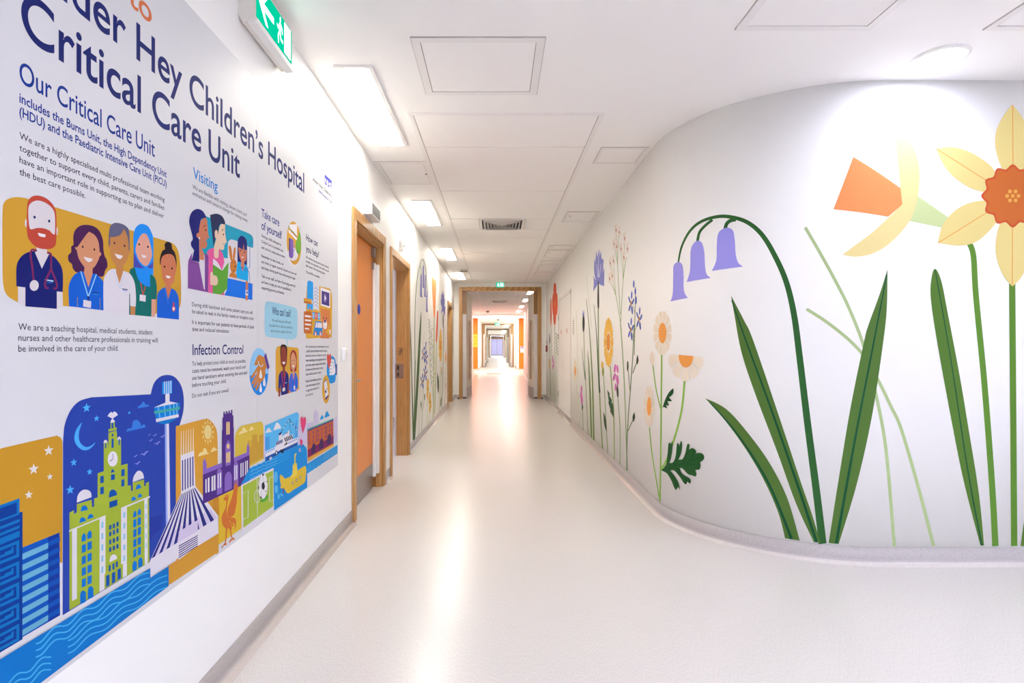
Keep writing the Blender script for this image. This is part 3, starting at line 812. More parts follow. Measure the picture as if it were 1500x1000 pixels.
a = art(); put_text(a, 'Our Critical Care Unit', left_yz(27, 0)[0], left_yz(225.7, 0)[0], CAM_H + .549, .0445, BLUE, .008, None, 8); a.done('heading', panel, 'blue subheading')
a = art()
put_text(a, 'includes the Burns Unit, the High Dependency Unit', left_yz(26.8, 0)[0], left_yz(243, 0)[0], CAM_H + .507, .0195, BLUE, .016); a.done('subheading', panel)
a = art(); put_text(a, '(HDU) and the Paediatric Intensive Care Unit (PICU)', left_yz(26.8, 0)[0], left_yz(243, 0)[0], CAM_H + .4785, .0195, BLUE, .016)
a.done('subheading', panel)
# ---- paragraphs: (lines with right ends, left u, first v, last v, cap)
def para(lines, u0, v0, v1, cap, col=INK, bold=0.004, name='paragraph', gap=()):
    a = art(); n = len(lines)
    y0, z0 = left_yz(u0, v0); _, z1 = left_yz(u0, v1)
    steps = [0.0]
    for i in range(1, n): steps.append(steps[-1] + (1.5 if i in gap else 1.0))
    for (s, u1), k in zip(lines, steps):
        put_text(a, s, y0, left_yz(u1, 0)[0], z0 + (z1 - z0) * (k / steps[-1] if n > 1 else 0), cap, col, bold)
    return a.done(name, panel)
para([('We are a highly specialised multi professional team working', 240), ('together to support every child, parents, carers and families', 239.6),
      ('have an important role in supporting us to plan and deliver', 239), ('the best care possible.', 124)], 27, 202.8, 255.6, .0138)
para([('We are a teaching hospital, medical students, student', 222.3), ('nurses and other healthcare professionals in training will', 230),
      ('be involved in the care of your child.', 172.4)], 25.2, 483.0, 515, .0138)
a = art(); T_(260, 230, 5.262); tline(a, 'Visiting', 115, 160, 305, .0355, SKY, .010, 6); a.done('heading', panel, 'light blue heading')
T_()
para([('We are flexible with visiting, please check pod', 360.2), ('entrances and nurse in charge for visiting times.', 362.2)], 281, 275.6, 285, .013)
para([('During shift handover and some patient care you will', 369.2), ('be asked to wait in the family rooms or reception area.', 370.7),
      ('It is important for our patients to have periods of quiet', 371.5), ('time and reduced stimulation.', 335)], 280.4, 448.3, 484.6, .0135, gap=(2,))
a = art(); tline(a, 'Infection Control', 281, 519.7, 355.6, .034, NAVY, .010, 6); a.done('heading', panel)
para([('To help protect your child as much as possible,', 359.3), ('coats must be removed, wash your hands and', 358.7), ('use hand sanitisers when entering the unit and', 360.8),
      ('before touching your child.', 330.6), ('Do not visit if you are unwell.', 334.5)], 280.4, 535.6, 582.7, .0135, gap=(4,))
a = art(); tline(a, 'Take care', 382.3, 317, 408.4, .0345, (40, 62, 150), .010, 6); a.done('heading', panel)
a = art(); tline(a, 'of yourself', 382.3, 335.3, 412, .0345, (40, 62, 150), .010, 6); a.done('heading', panel)
para([('Having a child admitted to', 411), ('Critical Care is a stressful time', 414), ('and can be a noisy environment.', 416.8), ('Remember to take breaks, eat', 414.6),
      ('and drink at regular intervals. Ensure you have rest', 433.8), ('and sleep during quiet time and during the night.', 432.3),
      ('Talk to our staff, we have a Psychology team that', 432), ('are here to help you and are specialised in', 425.9), ('supporting parents and families.', 415.8)], 382.3, 346.8, 422.9, .0125, gap=(3, 6))
a = art(); tline(a, 'How can', 447.8, 351.6, 464.8, .0325, (42, 44, 100), .010, 6); a.done('heading', panel)
a = art(); tline(a, 'you help?', 447.5, 367.8, 466.6, .0325, (42, 44, 100), .010, 6); a.done('heading', panel)
para([('We actively encourage parents, carers and family', 481), ("members to be involved in your child\u2019s care and", 481), ('daily routine. Talk, read and play games.', 476),
      ('TV and WiFi are available.', 468)], 447.4, 377.5, 399.5, .0125, gap=(3,))
para([('Our care team may use mobile devices to record', 481), ('a child\u2019s clinical information and to keep you', 478.8), ('informed of their care. Please do not take', 477),
      ('video recordings or photographs without', 476.7), ('permission, please respect other patients', 476.7), ('& visitors and their need for privacy.', 473), ('Keep mobile phones on silent.', 469.7),
      ('Please show kindness, patience', 470), ('and understanding. Abusive', 468), ('or aggressive behaviour is', 466.8), ('not tolerated.', 458)], 447.2, 509, 580.5, .0125, gap=(7,))
# ---- logo
T_(440, 230, 12.5)
a = art(); LB = (62, 70, 175)
a.Fl(LB, '437,312 567,435 563,590 437,487')
ya, za = left_yz(*px(446, 480)); yb, _ = left_yz(*px(560, 480))
put_text(a, 'NHS', ya, yb, left_yz(*px(437, 470))[1], .031, M_PANEL, .03, None, 2)
tline(a, "Alder Hey Children\u2019s", 220, 428, 568, .018, (60, 55, 70), .012); tline(a, 'NHS Foundation Trust', 328, 640, 568, .0145, LB, .008)
a.done('emblem', panel, 'small blue and white health service logo')

layer(S0, 8e-6)
# ---- team of five
WH = (228, 223, 229)
team = art(); T_(0, 270, 3.846)
team.P((216, 164, 52), '8,420 8,160 22,95 75,72 135,76! 930,318! 985,345 1010,430 1017,640 1005,700 985,735! 870,728! 345,684! 95,664! 35,625 12,560')
team = team.done('portrait_background', panel, 'yellow rounded panel behind five staff')
L1 = S0 + .00055
def fig(): return Art('L')
T_(0, 280, 5.558); a = fig()
SK = (226, 219, 222); HR = (199, 74, 56); NV = (16, 28, 112); MR = (128, 40, 92)
a.E(SK, 203, 260, 9, 32).E(SK, 455, 325, 8, 32)
a.Fl(SK, '138,775 198,783 198,942 138,905').Fl(SK, '455,812 502,820 506,948 455,950')
a.P(NV, '125,773! 125,620 150,550 200,505 270,485! 390,513! 440,540 490,610 505,690 503,820! 455,815! 455,957! 198,937! 198,783!')
a.Fl(SK, '290,455 375,470 375,500 390,515 333,630 275,495 290,490')
a.P(HR, '212,140 225,70 265,38 320,38 380,65 430,120 450,190 450,400 430,455 380,472 300,460 240,410 212,340')
a.P(SK, '222,150 240,100 290,76 350,88 410,130 438,190 440,335 430,350 415,342 395,320 350,302 300,298 265,306 240,308 228,270')
a.E((30, 50, 105), 273, 211, 10, 12).E((30, 50, 105), 392, 243, 10, 12)
a.P((238, 232, 234), '300,338! 363,352! 360,374! 325,370 308,360')
a.Fl((195, 228, 250), '357,715 428,727 425,738 357,725').Fl((10, 125, 220), '375,738 418,744 418,750 375,744')
a.K(MR, '265,725 255,620 240,525 245,485 265,475 292,485', 16).K(MR, '375,500 405,510 408,560 408,645', 16)
a.K(MR, '408,635 375,700 358,750 365,785 388,787', 16).K(MR, '408,635 440,710 455,760 450,790 426,790', 16)
a.E(SK, 270, 767, 37, 44, .1)
a.done('portrait_figure', team, 'bearded figure with stethoscope')
T_(95, 310, 6.25); a = fig(); FC = (218, 150, 112)
a.P((74, 28, 82), '70,300 68,230 85,170 130,130 190,120 260,135 310,180 340,260 345,340 355,400 375,440 382,500 360,540 350,580 320,595 245,570 165,550 100,555 65,520 55,480 25,450 22,400 48,370 50,320')
a.P((8, 98, 212), '25,720 35,650 75,580 130,545! 275,570! 330,620 365,690 372,760 365,905! 30,865!')
a.P(FC, '82,325! 105,325! 200,195 230,192 270,220 300,280 310,370! 325,375! 322,400 310,408 300,440 270,495 245,520! 245,570! 207,693! 165,557! 172,510! 120,430 100,350 92,345')
a.E((20, 16, 20), 155, 321, 8, 11).E((20, 16, 20), 262, 346, 8, 11)
a.P((238, 232, 236), '162,410! 247,432! 235,452 210,460 185,445')
a.K((150, 215, 250), '137,545 205,775', 10).K((150, 215, 250), '280,572 207,775', 10)
a.Fl((22, 38, 110), '195,772 217,775 210,825 203,825').P(WH, '162,805! 233,820! 229,882! 158,868!')
a.Fl((22, 38, 110), '247,735 305,742 305,750 247,745').Fl((40, 150, 240), '250,748 298,755 298,761 250,755')
a.Fl((140, 130, 130), '102,782 109,782 109,873 102,872').Fl((140, 130, 130), '310,787 317,787 317,897 310,897')
a.done('portrait_figure', team, 'figure with curly purple hair in blue tunic')
T_(180, 310, 5.878); a = fig()
a.P((0, 112, 106), '45,700 50,520 65,490 95,475! 240,540! 270,570 285,640 283,755! 240,755! 238,903! 45,885!')
a.Fl((228, 166, 142), '240,752 275,755 270,905 240,903')
HB = (22, 146, 244); HD = (70, 76, 178)
a.P(HB, '86,330 84,200 105,135 150,105 205,122 240,180 256,260 255,545! 228,540! 228,648! 180,635 125,580 95,478!')
a.P(HD, '85,345! 105,390 140,450 182,488! 130,485 85,475!').P(HD, '252,365! 247,430 218,463 200,470! 225,490! 252,485!')
a.P((230, 168, 146), '103,310 130,230 160,192 188,190 215,230 243,350 235,410 205,460 180,465 140,430 112,370')
a.E((20, 16, 20), 133, 281, 7, 10).E((20, 16, 20), 208, 302, 7, 10).P((240, 234, 236), '152,370! 195,380! 185,396 165,393')
a.K((220, 75, 62), '145,608 165,718', 7).K((220, 75, 62), '186,640 165,718', 7).Fl(WH, '138,712 190,720 187,775 136,765')
a.done('portrait_figure', team, 'figure in blue headscarf and green top')
T_(95, 310, 6.25); a = Art('L'); SK3 = (202, 138, 80); WC = (230, 225, 232)
a.P(WC, '345,640 370,570 400,535 435,522! 540,545! 590,570 630,650 643,780 640,868! 590,862! 588,750! 582,950! 345,912!')
a.Fl((0, 108, 104), '581,752 588,750 590,865 592,944 580,942')
a.Fl(SK3, '592,862 637,868 635,946 592,943')
a.P(SK3, '395,230 420,150 520,140 575,200 583,330! 592,345 590,380 578,385 560,450 525,490! 525,548! 492,657! 460,555! 460,490! 420,430 402,335 388,320 388,280')
a.P((102, 102, 132), '392,305! 395,200 410,130 450,102 510,110 560,140 582,190 585,350! 575,350! 570,250 535,155! 500,210 450,230 405,232! 405,305!')
a.E((70, 30, 80), 446, 287, 8, 11).E((70, 30, 80), 538, 312, 8, 11).P((240, 234, 236), '448,383! 523,403! 510,425 490,432 465,415')
a.K((206, 214, 234), '432,526 495,705', 7).K((206, 214, 234), '545,548 495,705', 7)
a.Fl((30, 32, 90), '515,702 567,710 567,718 515,710').Fl((60, 150, 235), '522,717 558,722 558,728 522,722')
a.done('portrait_figure', team, 'grey haired figure in white coat')
T_(180, 310, 5.878); a = Art('L'); S5 = (212, 126, 88)
a.P((8, 98, 214), '287,760 300,690 350,650! 415,660! 450,685 472,740 476,800 475,928! 287,910!')
a.P((34, 22, 36), '312,455! 312,400 330,340 355,320 352,280 378,258 410,275 418,320 440,350 455,420 453,490!')
a.P(S5, '318,450 330,390 370,365 420,372 445,420 452,500 440,550 435,600 405,628! 410,662! 382,755! 360,652! 362,620! 335,570 325,500')
a.E((25, 18, 22), 352, 473, 7, 9).E((25, 18, 22), 416, 488, 7, 9).P((242, 236, 238), '362,548! 402,555! 396,572 372,570')
a.K((50, 135, 235), '350,652 384,792', 5)
a.K((214, 70, 60), '428,780 430,830', 13).E((214, 70, 60), 430, 835, 15, 25).E((236, 226, 226), 430, 835, 9, 16)
a.done('portrait_figure', team, 'figure with hair bun in blue tunic')

layer(S0, 8e-6)
# ---- bedside visit
T_(270, 300, 7.143); a = art()
a.P((16, 166, 196), '170,110! 220,118! 640,285! 695,315 716,360 714,450! 640,430! 560,380! 450,560! 170,520!')
vis = a.done('visiting_picture', panel, 'bedside visiting illustration with teal background')
a = fig()
a.P(WH, '450,770! 450,420 465,375 490,362 550,380! 655,430! 655,800!')
a.P((20, 28, 116), '550,620! 552,400 565,345 595,322 630,345 650,400 650,630! 590,620!')
a.P((214, 130, 100), '558,450! 610,400! 648,470! 648,510 640,580 610,600 580,570 565,500')
a.P((20, 28, 116), '552,445! 555,380 590,330 640,370 650,470! 622,472! 616,405! 606,470! 560,440!')
a.E((40, 20, 40), 580, 478, 5, 9).E((40, 20, 40), 624, 495, 5, 9).P((242, 236, 238), '590,540! 616,545! 605,557')
a.P((4, 176, 240), '535,765! 540,640 560,595 585,600! 625,615! 650,640 663,690 662,800!')
a.Fl((214, 130, 100), '588,585 620,595 622,640 605,697 586,640')
a.Fl((4, 122, 240), '447,765 708,825 706,995 413,945 443,875').Fl(WH, '455,750 662,797 662,810 450,766')
a.Fl((214, 130, 100), '637,792 662,800 658,1000 635,995').Fl(WH, '634,888 662,893 662,950 634,944')
TB = (60, 96, 196)
a.K(TB, '600,662 650,672 676,650 680,600 680,420 690,390 712,402', 5).K(TB, '605,684 660,690 674,720 680,850 690,895 706,905', 5).K(TB, '655,915 706,940', 5)
a.E((28, 50, 150), 600, 658, 7, 9).E((28, 50, 150), 650, 915, 6, 13)
a.done('bed_figure', vis, 'child in bed with dark fringe')
a = fig(); RB = (212, 130, 52)
a.P(RB, '458,450 465,425 480,435 490,480 496,565 475,570').P(RB, '500,560 510,470 520,442 530,455 528,510 516,575')
a.E(RB, 508, 640, 36, 76).P(RB, '460,750! 480,710 510,705 535,730 545,768!')
a.E((70, 36, 20), 493, 603, 4, 7).E((70, 36, 20), 522, 603, 4, 7).E((28, 28, 60), 526, 645, 7, 10).K((70, 36, 20), '500,680 512,692 523,680', 4)
a.done('toy_rabbit', vis, 'brown toy rabbit')
a = Art('L'); SKM = (238, 206, 178)
a.P((236, 96, 162), '230,500 255,465 300,450! 355,460 395,510 410,580! 412,945! 245,918! 243,560')
a.P((34, 46, 88), '262,105! 330,92 385,115 415,165 422,215! 380,195 355,230 345,320! 330,300 300,440!')
a.P(SKM, '345,320! 355,260 375,205 420,205! 422,300 437,395! 418,402 420,420 405,425 412,440 405,465 390,472 355,460! 350,540 335,558 310,550 303,510 303,440! 330,345! 315,340 312,285 325,262 340,275')
a.E((28, 28, 50), 402, 310, 6, 10).K((28, 28, 50), '385,275 397,258 406,254', 6).K((20, 140, 180), '395,400 403,413 416,413', 5)
a.P(WH, '293,560! 340,600 390,690! 410,610 465,540! 455,610! 390,690! 293,630!')
a.Fl((96, 172, 56), '293,622 390,688 457,598 442,875 380,938 290,925')
a.P(SKM, '265,720 285,700 295,735! 330,745 345,790 340,825 320,842 265,835!')
a.done('reader_figure', vis, 'figure in pink reading a green book')
a = Art('L')
a.P((134, 76, 156), '30,872! 32,620 45,560 75,500! 70,580! 145,605! 200,880! 207,880! 207,510! 235,525 245,580 243,915!')
a.Fl(WH, '145,560 205,585 207,885 198,885 145,605')
a.P((18, 26, 116), '45,200 50,120 80,65 130,42 180,60 215,110 225,150! 170,150 150,300 150,600! 70,580! 95,475! 65,430 62,390 80,345')
a.P((210, 126, 92), '148,250 165,170 200,138 225,145 235,200 240,290 255,345! 232,350 235,370 220,375 232,400 225,440 200,458 172,452! 200,512! 200,580! 150,570! 150,345! 125,340 122,300 145,288')
a.E((235, 230, 232), 149, 348, 9, 13).E((40, 24, 40), 215, 265, 7, 10).K((40, 24, 40), '192,235 205,218 222,213', 6).Fl((16, 166, 196), '213,363 238,378 222,390')
a.done('visitor_figure', vis, 'figure in purple jacket with navy hair')

layer(S0, 8e-6)
# ---- speech bubble and two staff
T_(360, 400, 4.545); a = art()
a.P((164, 216, 236), '122,260 125,210 150,188 300,222 335,240 342,280 340,400 330,430 300,442 272,440! 282,522! 263,438! 150,425 128,410 122,370')
tline(a, 'Who can I ask?', 172, 274, 297, .034, NAVY, .012, 3)
tline(a, 'We will keep you informed', 172, 322, 295, .0125, INK); tline(a, 'but feel free to ask any questions,', 155, 355, 310, .0125, INK); tline(a, 'we\u2019re here to support you too.', 163, 391, 303, .0125, INK)
a.done('speech_bubble', panel, 'pale blue speech bubble')
T_(360, 490, 10); a = art()
a.P((228, 172, 62), '430,300 440,210 460,172 510,170 720,188 755,200 770,260 775,720 755,800 480,845 450,830 432,760')
duo = a.done('duo_picture', panel, 'yellow panel with two staff')
a = fig(); D = (150, 66, 56)
a.Fl(D, '472,775 502,780 497,905 472,910').Fl(D, '605,715 625,718 632,855 605,862')
a.P((30, 38, 130), '470,782! 475,620 495,560 525,530! 575,530! 610,570 622,640 622,720! 605,725! 605,865! 510,890! 505,720! 500,782!')
a.P(D, '500,330 500,230 515,170 545,160 585,180 600,250 598,360 590,430 565,485! 570,560! 548,660! 533,560! 535,480! 510,440')
a.P((26, 22, 26), '498,300! 500,190 515,150 545,143 580,155 600,200 598,300! 588,300! 580,200 560,178! 525,178! 512,200 508,300!')
a.E((40, 20, 20), 523, 318, 6, 8).E((40, 20, 20), 572, 316, 6, 8).P((244, 238, 238), '528,400! 573,397! 565,425 550,433 537,425')
a.K((214, 70, 80), '513,555 548,775', 9).K((214, 70, 80), '575,545 552,775', 9).Fl(WH, '530,785 570,770 570,820 532,835').Fl((150, 200, 240), '568,703 598,697 598,706 570,715')
a.done('portrait_figure', duo, 'figure in navy tunic with red lanyard')
a = fig(); FF = (226, 162, 124)
a.P((168, 52, 52), '650,530! 642,440 640,330 655,255 685,225 720,245 738,310 742,400 735,520! 710,545 665,540')
a.P((28, 108, 226), '625,820! 628,680 645,590 675,555! 715,550! 740,590 758,680 755,790! 730,795! 730,825! 655,845! 655,820!')
a.P(FF, '650,380 660,300 685,250! 715,300 735,400 720,480 700,520! 712,560! 692,670! 676,560! 680,525! 660,480')
a.E((50, 24, 24), 672, 378, 6, 7).E((50, 24, 24), 710, 376, 6, 7).P((244, 238, 238), '675,450! 705,447! 700,470 688,480 680,470')
a.Fl(FF, '628,820 655,818 655,858 628,858').Fl(FF, '730,795 755,788 755,818 730,826')
a.K((180, 60, 120), '670,590 650,810', 6).K((180, 60, 120), '717,590 706,750', 6).E(WH, 706, 778, 13, 38)
a.done('portrait_figure', duo, 'red haired figure in blue tunic')

layer(S0, 8e-6)
# ---- hand washing
a = art()
a.E((148, 208, 250), 185, 540, 140, 345, 0, 40)
a.P((10, 138, 232), '47,600! 60,700 90,790 130,855 185,885 240,855 285,780 310,680 320,568!')
hw = a.done('hand_washing_picture', panel, 'blue oval with washed hand')
a = fig(); HN = (208, 134, 58)
a.P(HN, '170,310 200,298 230,315 262,330! 302,480! 280,520 280,580 260,650 215,690! 168,800 150,815 140,800 190,668! 130,770 115,778 105,750 175,602! 105,720 90,730 80,700 165,560! 95,630 78,640 70,615 180,440! 140,450 120,440 125,410')
a.K((196, 226, 248), '175,390 188,440 218,468 248,430', 10).K((148, 208, 250), '130,585 155,540', 10)
a.Fl((112, 72, 162), '260,315 288,265 342,475 315,520')
a.done('washed_hand', hw)
a = Art('L')
for s in ('212,500! 232,600 225,635 200,635 192,600', '212,700! 230,800 222,842 200,838 192,800', '265,610! 282,700 277,750 252,748 246,700'): a.P((240, 238, 240), s)
a.done('water_drop', hw)
layer(S0, 8e-6)
# ---- meal
T_(410, 310, 11.11); a = art(); YL = (232, 174, 62)
a.E(YL, 222, 510, 118, 352, -.05, 40)
meal = a.done('meal_picture', panel, 'yellow oval with sandwich, mug and pear')
a = fig()
a.E(WH, 205, 690, 82, 110, -.15).P(YL, '150,770! 200,800 250,790 290,745! 305,760 270,830 235,860 190,830')
a.P((246, 243, 246), '140,208! 272,203! 272,415! 145,262!').P((246, 243, 246), '135,300! 147,280! 272,425! 268,470! 135,335!')
a.K((84, 158, 66), '138,218 145,262 200,322 268,405', 12).K((214, 80, 60), '180,318 272,424', 10).K((236, 150, 60), '145,285 195,345', 8)
a.P((136, 102, 192), '140,425! 212,455! 212,700 190,755 165,750 142,690').P((82, 58, 140), '140,425! 158,432! 155,725 142,690')
a.K((136, 102, 192), '210,535 232,545 232,625 210,642', 8)
a.P((124, 190, 60), '310,320 325,370 335,500 330,620 305,695 275,670 250,600 250,500 280,430 295,370').K((160, 150, 205), '316,235 312,320', 5).E((60, 90, 40), 280, 655, 7, 10)
a.done('meal', meal)
layer(S0, 8e-6)
# ---- toys
T_(440, 400, 10); a = art(); YT = (232, 178, 62)
a.P(YT, '80,300! 92,180! 180,180! 180,540! 225,530 268,560! 270,190! 420,225 445,270 460,400 455,900 440,940 420,940 290,945! 100,957 78,920 72,860!')
toys = a.done('play_picture', panel, 'yellow panel of toys and a tablet')
a = fig()
a.P((38, 172, 250), '92,530! 95,160 105,120 130,108 160,125 182,165 180,545! 135,525')
a.Fl((232, 168, 52), '45,360 160,385 160,430 45,405').Fl((208, 120, 34), '45,405 160,430 160,457 45,435').Fl((240, 236, 238), '160,385 186,430 160,457').E((40, 60, 150), 182, 430, 5, 12)
for i in range(6): a.K((126, 156, 232), '200,%d 222,%d 258,%d' % (232 + 50 * i, 212 + 50 * i, 252 + 50 * i), 8)
a.done('brush', toys)
a = fig(); BR = (208, 112, 50)
a.K(BR, '136,490 128,575', 12).P(BR, '45,590 60,560 140,565 160,590 160,860 145,882 65,880 45,850')
for i in range(4): a.Fl((242, 238, 240), '60,%d %d,%d %d,%d 60,%d' % (612 + 62 * i, 150 if i < 3 else 122, 625 + 60 * i, 150 if i < 3 else 122, 648 + 60 * i, 640 + 60 * i))
a.done('note_board', toys)
a = fig()
for (x, c) in ((170, (50, 166, 240)), (210, (222, 76, 74)), (250, (50, 166, 240))):
    y = 565 + (x - 170) * .16; a.Fl(c, '%d,%d %d,%d %d,%d %d,%d' % (x, y, x + 34, y + 5, x + 33, y + 106, x + 1, y + 100)); a.E((236, 220, 226), x + 16, y + 52, 8, 34); a.E(c, x + 16, y + 52, 4, 22)
a.P((12, 142, 228), '180,905! 215,700! 318,712! 318,912!').Fl((238, 236, 242), '225,720 243,720 243,797 212,795').Fl((238, 236, 242), '250,722 312,730 312,802 248,797')
for x in (217, 288): a.E((222, 110, 56), x, 890, 16, 44).E((240, 234, 236), x, 892, 9, 26)
a.done('toy_van', toys)
a = fig(); BE = (224, 134, 76)
a.P(BE, '292,530 310,512 330,530 355,520 385,540 400,530 418,560 420,700 395,800 370,850 385,880 415,910 418,957! 283,952! 325,880 335,830 315,790 300,650')
a.E((244, 240, 242), 356, 755, 30, 65).E((28, 50, 140), 354, 705, 14, 26).E((56, 40, 90), 335, 655, 6, 18).E((56, 40, 90), 377, 660, 6, 18).K((90, 90, 130), '338,770 354,785 370,772', 4)
a.done('toy_bear', toys)
a = fig()
a.P((246, 243, 246), '288,225! 300,210 425,255 430,270 428,500 418,508 290,470!').Fl((78, 58, 138), '305,255 418,290 418,485 305,450').E((124, 106, 176), 357, 362, 24, 70).P((246, 243, 246), '347,315! 373,365! 350,412!')
a.Fl((206, 142, 44), '420,515 432,515 432,830 420,830').Fl((244, 238, 240), '418,828 440,832 435,890 420,890')
a.done('tablet', toys)
layer(S0, 8e-6)
# ---- kindness
T_(440, 500, 10); a = art()
a.P((2, 152, 232), '385,330 400,240 460,215 490,235 510,290 512,400 510,560 480,605 425,610 395,540 382,450')
ki = a.done('kindness_picture', panel, 'blue oval with hand and heart')
a = fig()
a.P((245, 242, 246), '420,300! 445,260! 485,265 495,310 500,350 508,400 505,460 480,490! 420,494!')
for s in ('425,302 475,304', '425,355 450,352', '415,405 450,402', '415,456 450,450'): a.K((2, 152, 232), s, 9)
a.K((2, 152, 232), '478,300 480,350 492,388', 5).Fl((22, 60, 160), '510,330 530,332 528,490 512,492')
a.P((216, 86, 76), '413,412! 390,310 383,230 392,185 403,180 412,210! 425,185 440,190 446,240 440,310')
a.done('hand_and_heart', ki)
a = Art('L')
a.E((234, 178, 60), 370, 700, 57, 208, 0, 36).Fl((82, 58, 142), '335,600 378,540 408,795 363,868').Fl((244, 240, 244), '340,608 378,562 405,775 360,825')
a.Fl((36, 36, 96), '365,692 378,735 370,762 353,740').Fl((224, 90, 86), '372,690 384,678 394,705 386,702')
a.done('phone_picture', panel, 'yellow oval with phone')
layer(S0, 5e-6)
# ---- the city skyline along the bottom of the panel
def strip(a, col, x0, x1, n, fy0, fy1, th0, th1):
    for i in range(n):
        t = i / n
        a.Fl(col, '%f,%f %f,%f %f,%f %f,%f' % (x0, fy0(t), x1, fy1(t), x1, fy1(t) + th1, x0, fy0(t) + th0))
def wave(a, col, x0, y0, x1, y1, n, amp, w, ph=0):
    pts = []
    for k in range(n * 6 + 1):
        t = k / (n * 6)
        pts.append((x0 + (x1 - x0) * t, y0 + (y1 - y0) * t + amp * (1 - .35 * t) * math.sin(2 * math.pi * n * t + ph)))
    a.K(col, pts, w, w * .8, 2)
T_(0, 620, 2.945); a = art()
a.P((208, 154, 44), '-90,128! 215,58 245,55 262,68 266,108! 265,600! 255,602! 252,470! 92,535! 92,380! -90,430!')
for x, y, r in ((206, 117, 22), (141, 197, 23), (211, 230, 14), (120, 308, 18)): a.star((232, 226, 224), x, y, r)
a.done('city_yellow_sky', panel, 'yellow sky with white stars')
a = Art('L')
a.Fl((4, 62, 152), '-90,383 80,322 80,383 93,380 93,930 -90,1040')
LBk = (4, 118, 196)
a.Fl(LBk, '-90,383 80,322 80,336 -90,397').Fl(LBk, '68,326 80,322 80,383 68,387').Fl(LBk, '-90,447 80,383 80,392 -90,456')
for i in range(3): a.Fl(LBk, '-90,%d 80,%d 80,%d -90,%d' % (478 + 30 * i, 412 + 27 * i, 424 + 27 * i, 490 + 30 * i))
a.Fl(LBk, '-90,560 80,488 80,462 -90,530')
for i in range(5):
    d = 90 * i; q = .5 + .02 * i
    def yy(x, y0): return y0 + d + (78 - x) * (.40 + .035 * i)
    def bar(xa, xb, yt, h): a.Fl(LBk, '%f,%f %f,%f %f,%f %f,%f' % (xa, yy(xa, yt), xb, yy(xb, yt), xb, yy(xb, yt) + h, xa, yy(xa, yt) + h))
    bar(-90, 78, 503, 13); bar(66, 78, 503, 68); bar(-90, 78, 561, 13); bar(16, 54, 531, 12)
    bar(44, 54, 522, 26); bar(-90, 54, 545 - 8, 11)
a.done('city_tower_block', panel, 'dark blue tower with key pattern')
a = Art('L')
a.Fl((4, 88, 190), '92,535 252,470 255,827 92,922').Fl((4, 58, 158), '203,490 252,470 255,827 203,857')
strip(a, (110, 180, 212), 92, 203, 8, lambda t: 562 + 375 * t, lambda t: 514 + 356 * t, 26, 24)
strip(a, (4, 84, 184), 203, 254, 8, lambda t: 510 + 356 * t, lambda t: 488 + 350 * t, 22, 21)
a.done('city_office_block', panel, 'blue office block with pale stripes')
# night sky
T_(80, 540, 5.555); a = art()
a.P((40, 70, 172), '57,2005! 60,600! 64,540 75,450 120,340 190,265 290,232! 775,207! 800,120 850,65 915,50 975,70 1025,140 1045,240 1040,350 1010,460! 985,465! 985,1440!')
for x, y, r in ((252, 318, 36), (333, 404, 25), (147, 762, 30), (277, 838, 26), (118, 985, 36), (600, 357, 13)): a.star((76, 180, 250), x, y, r, r * 1.12)
a.P((78, 178, 248), '215,433! 170,490 152,560 170,620 220,660 270,655 310,620 323,597! 280,630 235,632 195,590 190,520')
a.P((58, 130, 224), '665,322! 680,300 695,292 715,265 735,292 755,290 762,305!').P((58, 130, 224), '575,512! 590,485 620,478 630,430 660,415 690,440 697,465 720,450 735,475!')
for x, y, w in ((763, 536, 14), (808, 540, 20), (872, 550, 26), (775, 582, 20), (828, 605, 30), (650, 710, 20), (722, 690, 38), (667, 768, 28)):
    a.P((150, 152, 236), '%f,%f! %f,%f %f,%f! %f,%f %f,%f! %f,%f %f,%f! %f,%f' % (x - w, y + w * .35, x - w * .4, y - w * .05, x - w * .05, y + w * .1, x + w * .4, y - w * .5, x + w, y - w * .45, x + w * .5, y - w * .2, x, y + w * .45, x - w * .45, y + w * .15))
a.Fl((36, 60, 160), '765,1215 870,1180 870,1300 800,1345 765,1400')
a.done('city_night_sky', panel, 'night blue sky with moon, stars and birds')
# clock tower building
a = Art('L'); G = (168, 188, 56); W2 = (230, 226, 233); BW = (4, 82, 172); BL = (2, 118, 208); PB = (138, 200, 228)
a.Fl(G, '392,640 392,605 425,597 430,650 430,520 497,502 503,580 533,572 533,785 587,770 587,950 613,948 613,995 628,990 628,925 720,900 722,955 735,950 735,930 760,917 765,1574 112,1964 112,1170 148,1150 150,1182 172,1165 172,1100 292,1065 297,1125 313,1120 313,1055 342,1045 342,850 392,832')
a.Fl(G, '447,440 480,432 483,478 497,476 497,497 430,512 430,492 447,488')
a.P(W2, '447,440! 450,420 463,412 480,420 482,432!').K(W2, '463,420 463,392', 10).P(W2, '422,385! 440,360 456,350! 464,362! 472,348! 490,352 507,375! 485,390 463,402 440,393')
a.P(W2, '390,605! 395,585 410,578 425,597!').P(W2, '500,581! 508,558 522,552 535,573!')
a.E(W2, 465, 733, 40, 62, .05, 28).K((40, 50, 120), '465,690 465,735', 4).K((40, 50, 120), '466,734 441,754', 5)
for s in ('363,875 392,868 392,925 363,932', '363,965 392,957 392,1015 363,1023', '535,820 562,813 562,870 535,877', '535,903 560,897 560,952 535,960', '450,862 482,856 482,900 450,907',
          '455,440 470,438 470,485 455,487', '457,530 471,527 471,548 457,550', '455,570 472,566 472,640 455,645', '402,607 412,605 412,645 402,648', '513,573 523,570 523,618 513,621'): a.Fl(BW, s)
a.P(BW, '450,848! 455,825 468,818 480,838!')
T_(80, 700, 5.555)
a.P(W2, '172,200! 180,140 215,100 255,95 285,115 292,155!').P(W2, '627,33! 635,-10 660,-50 685,-60 710,-40 720,0!')
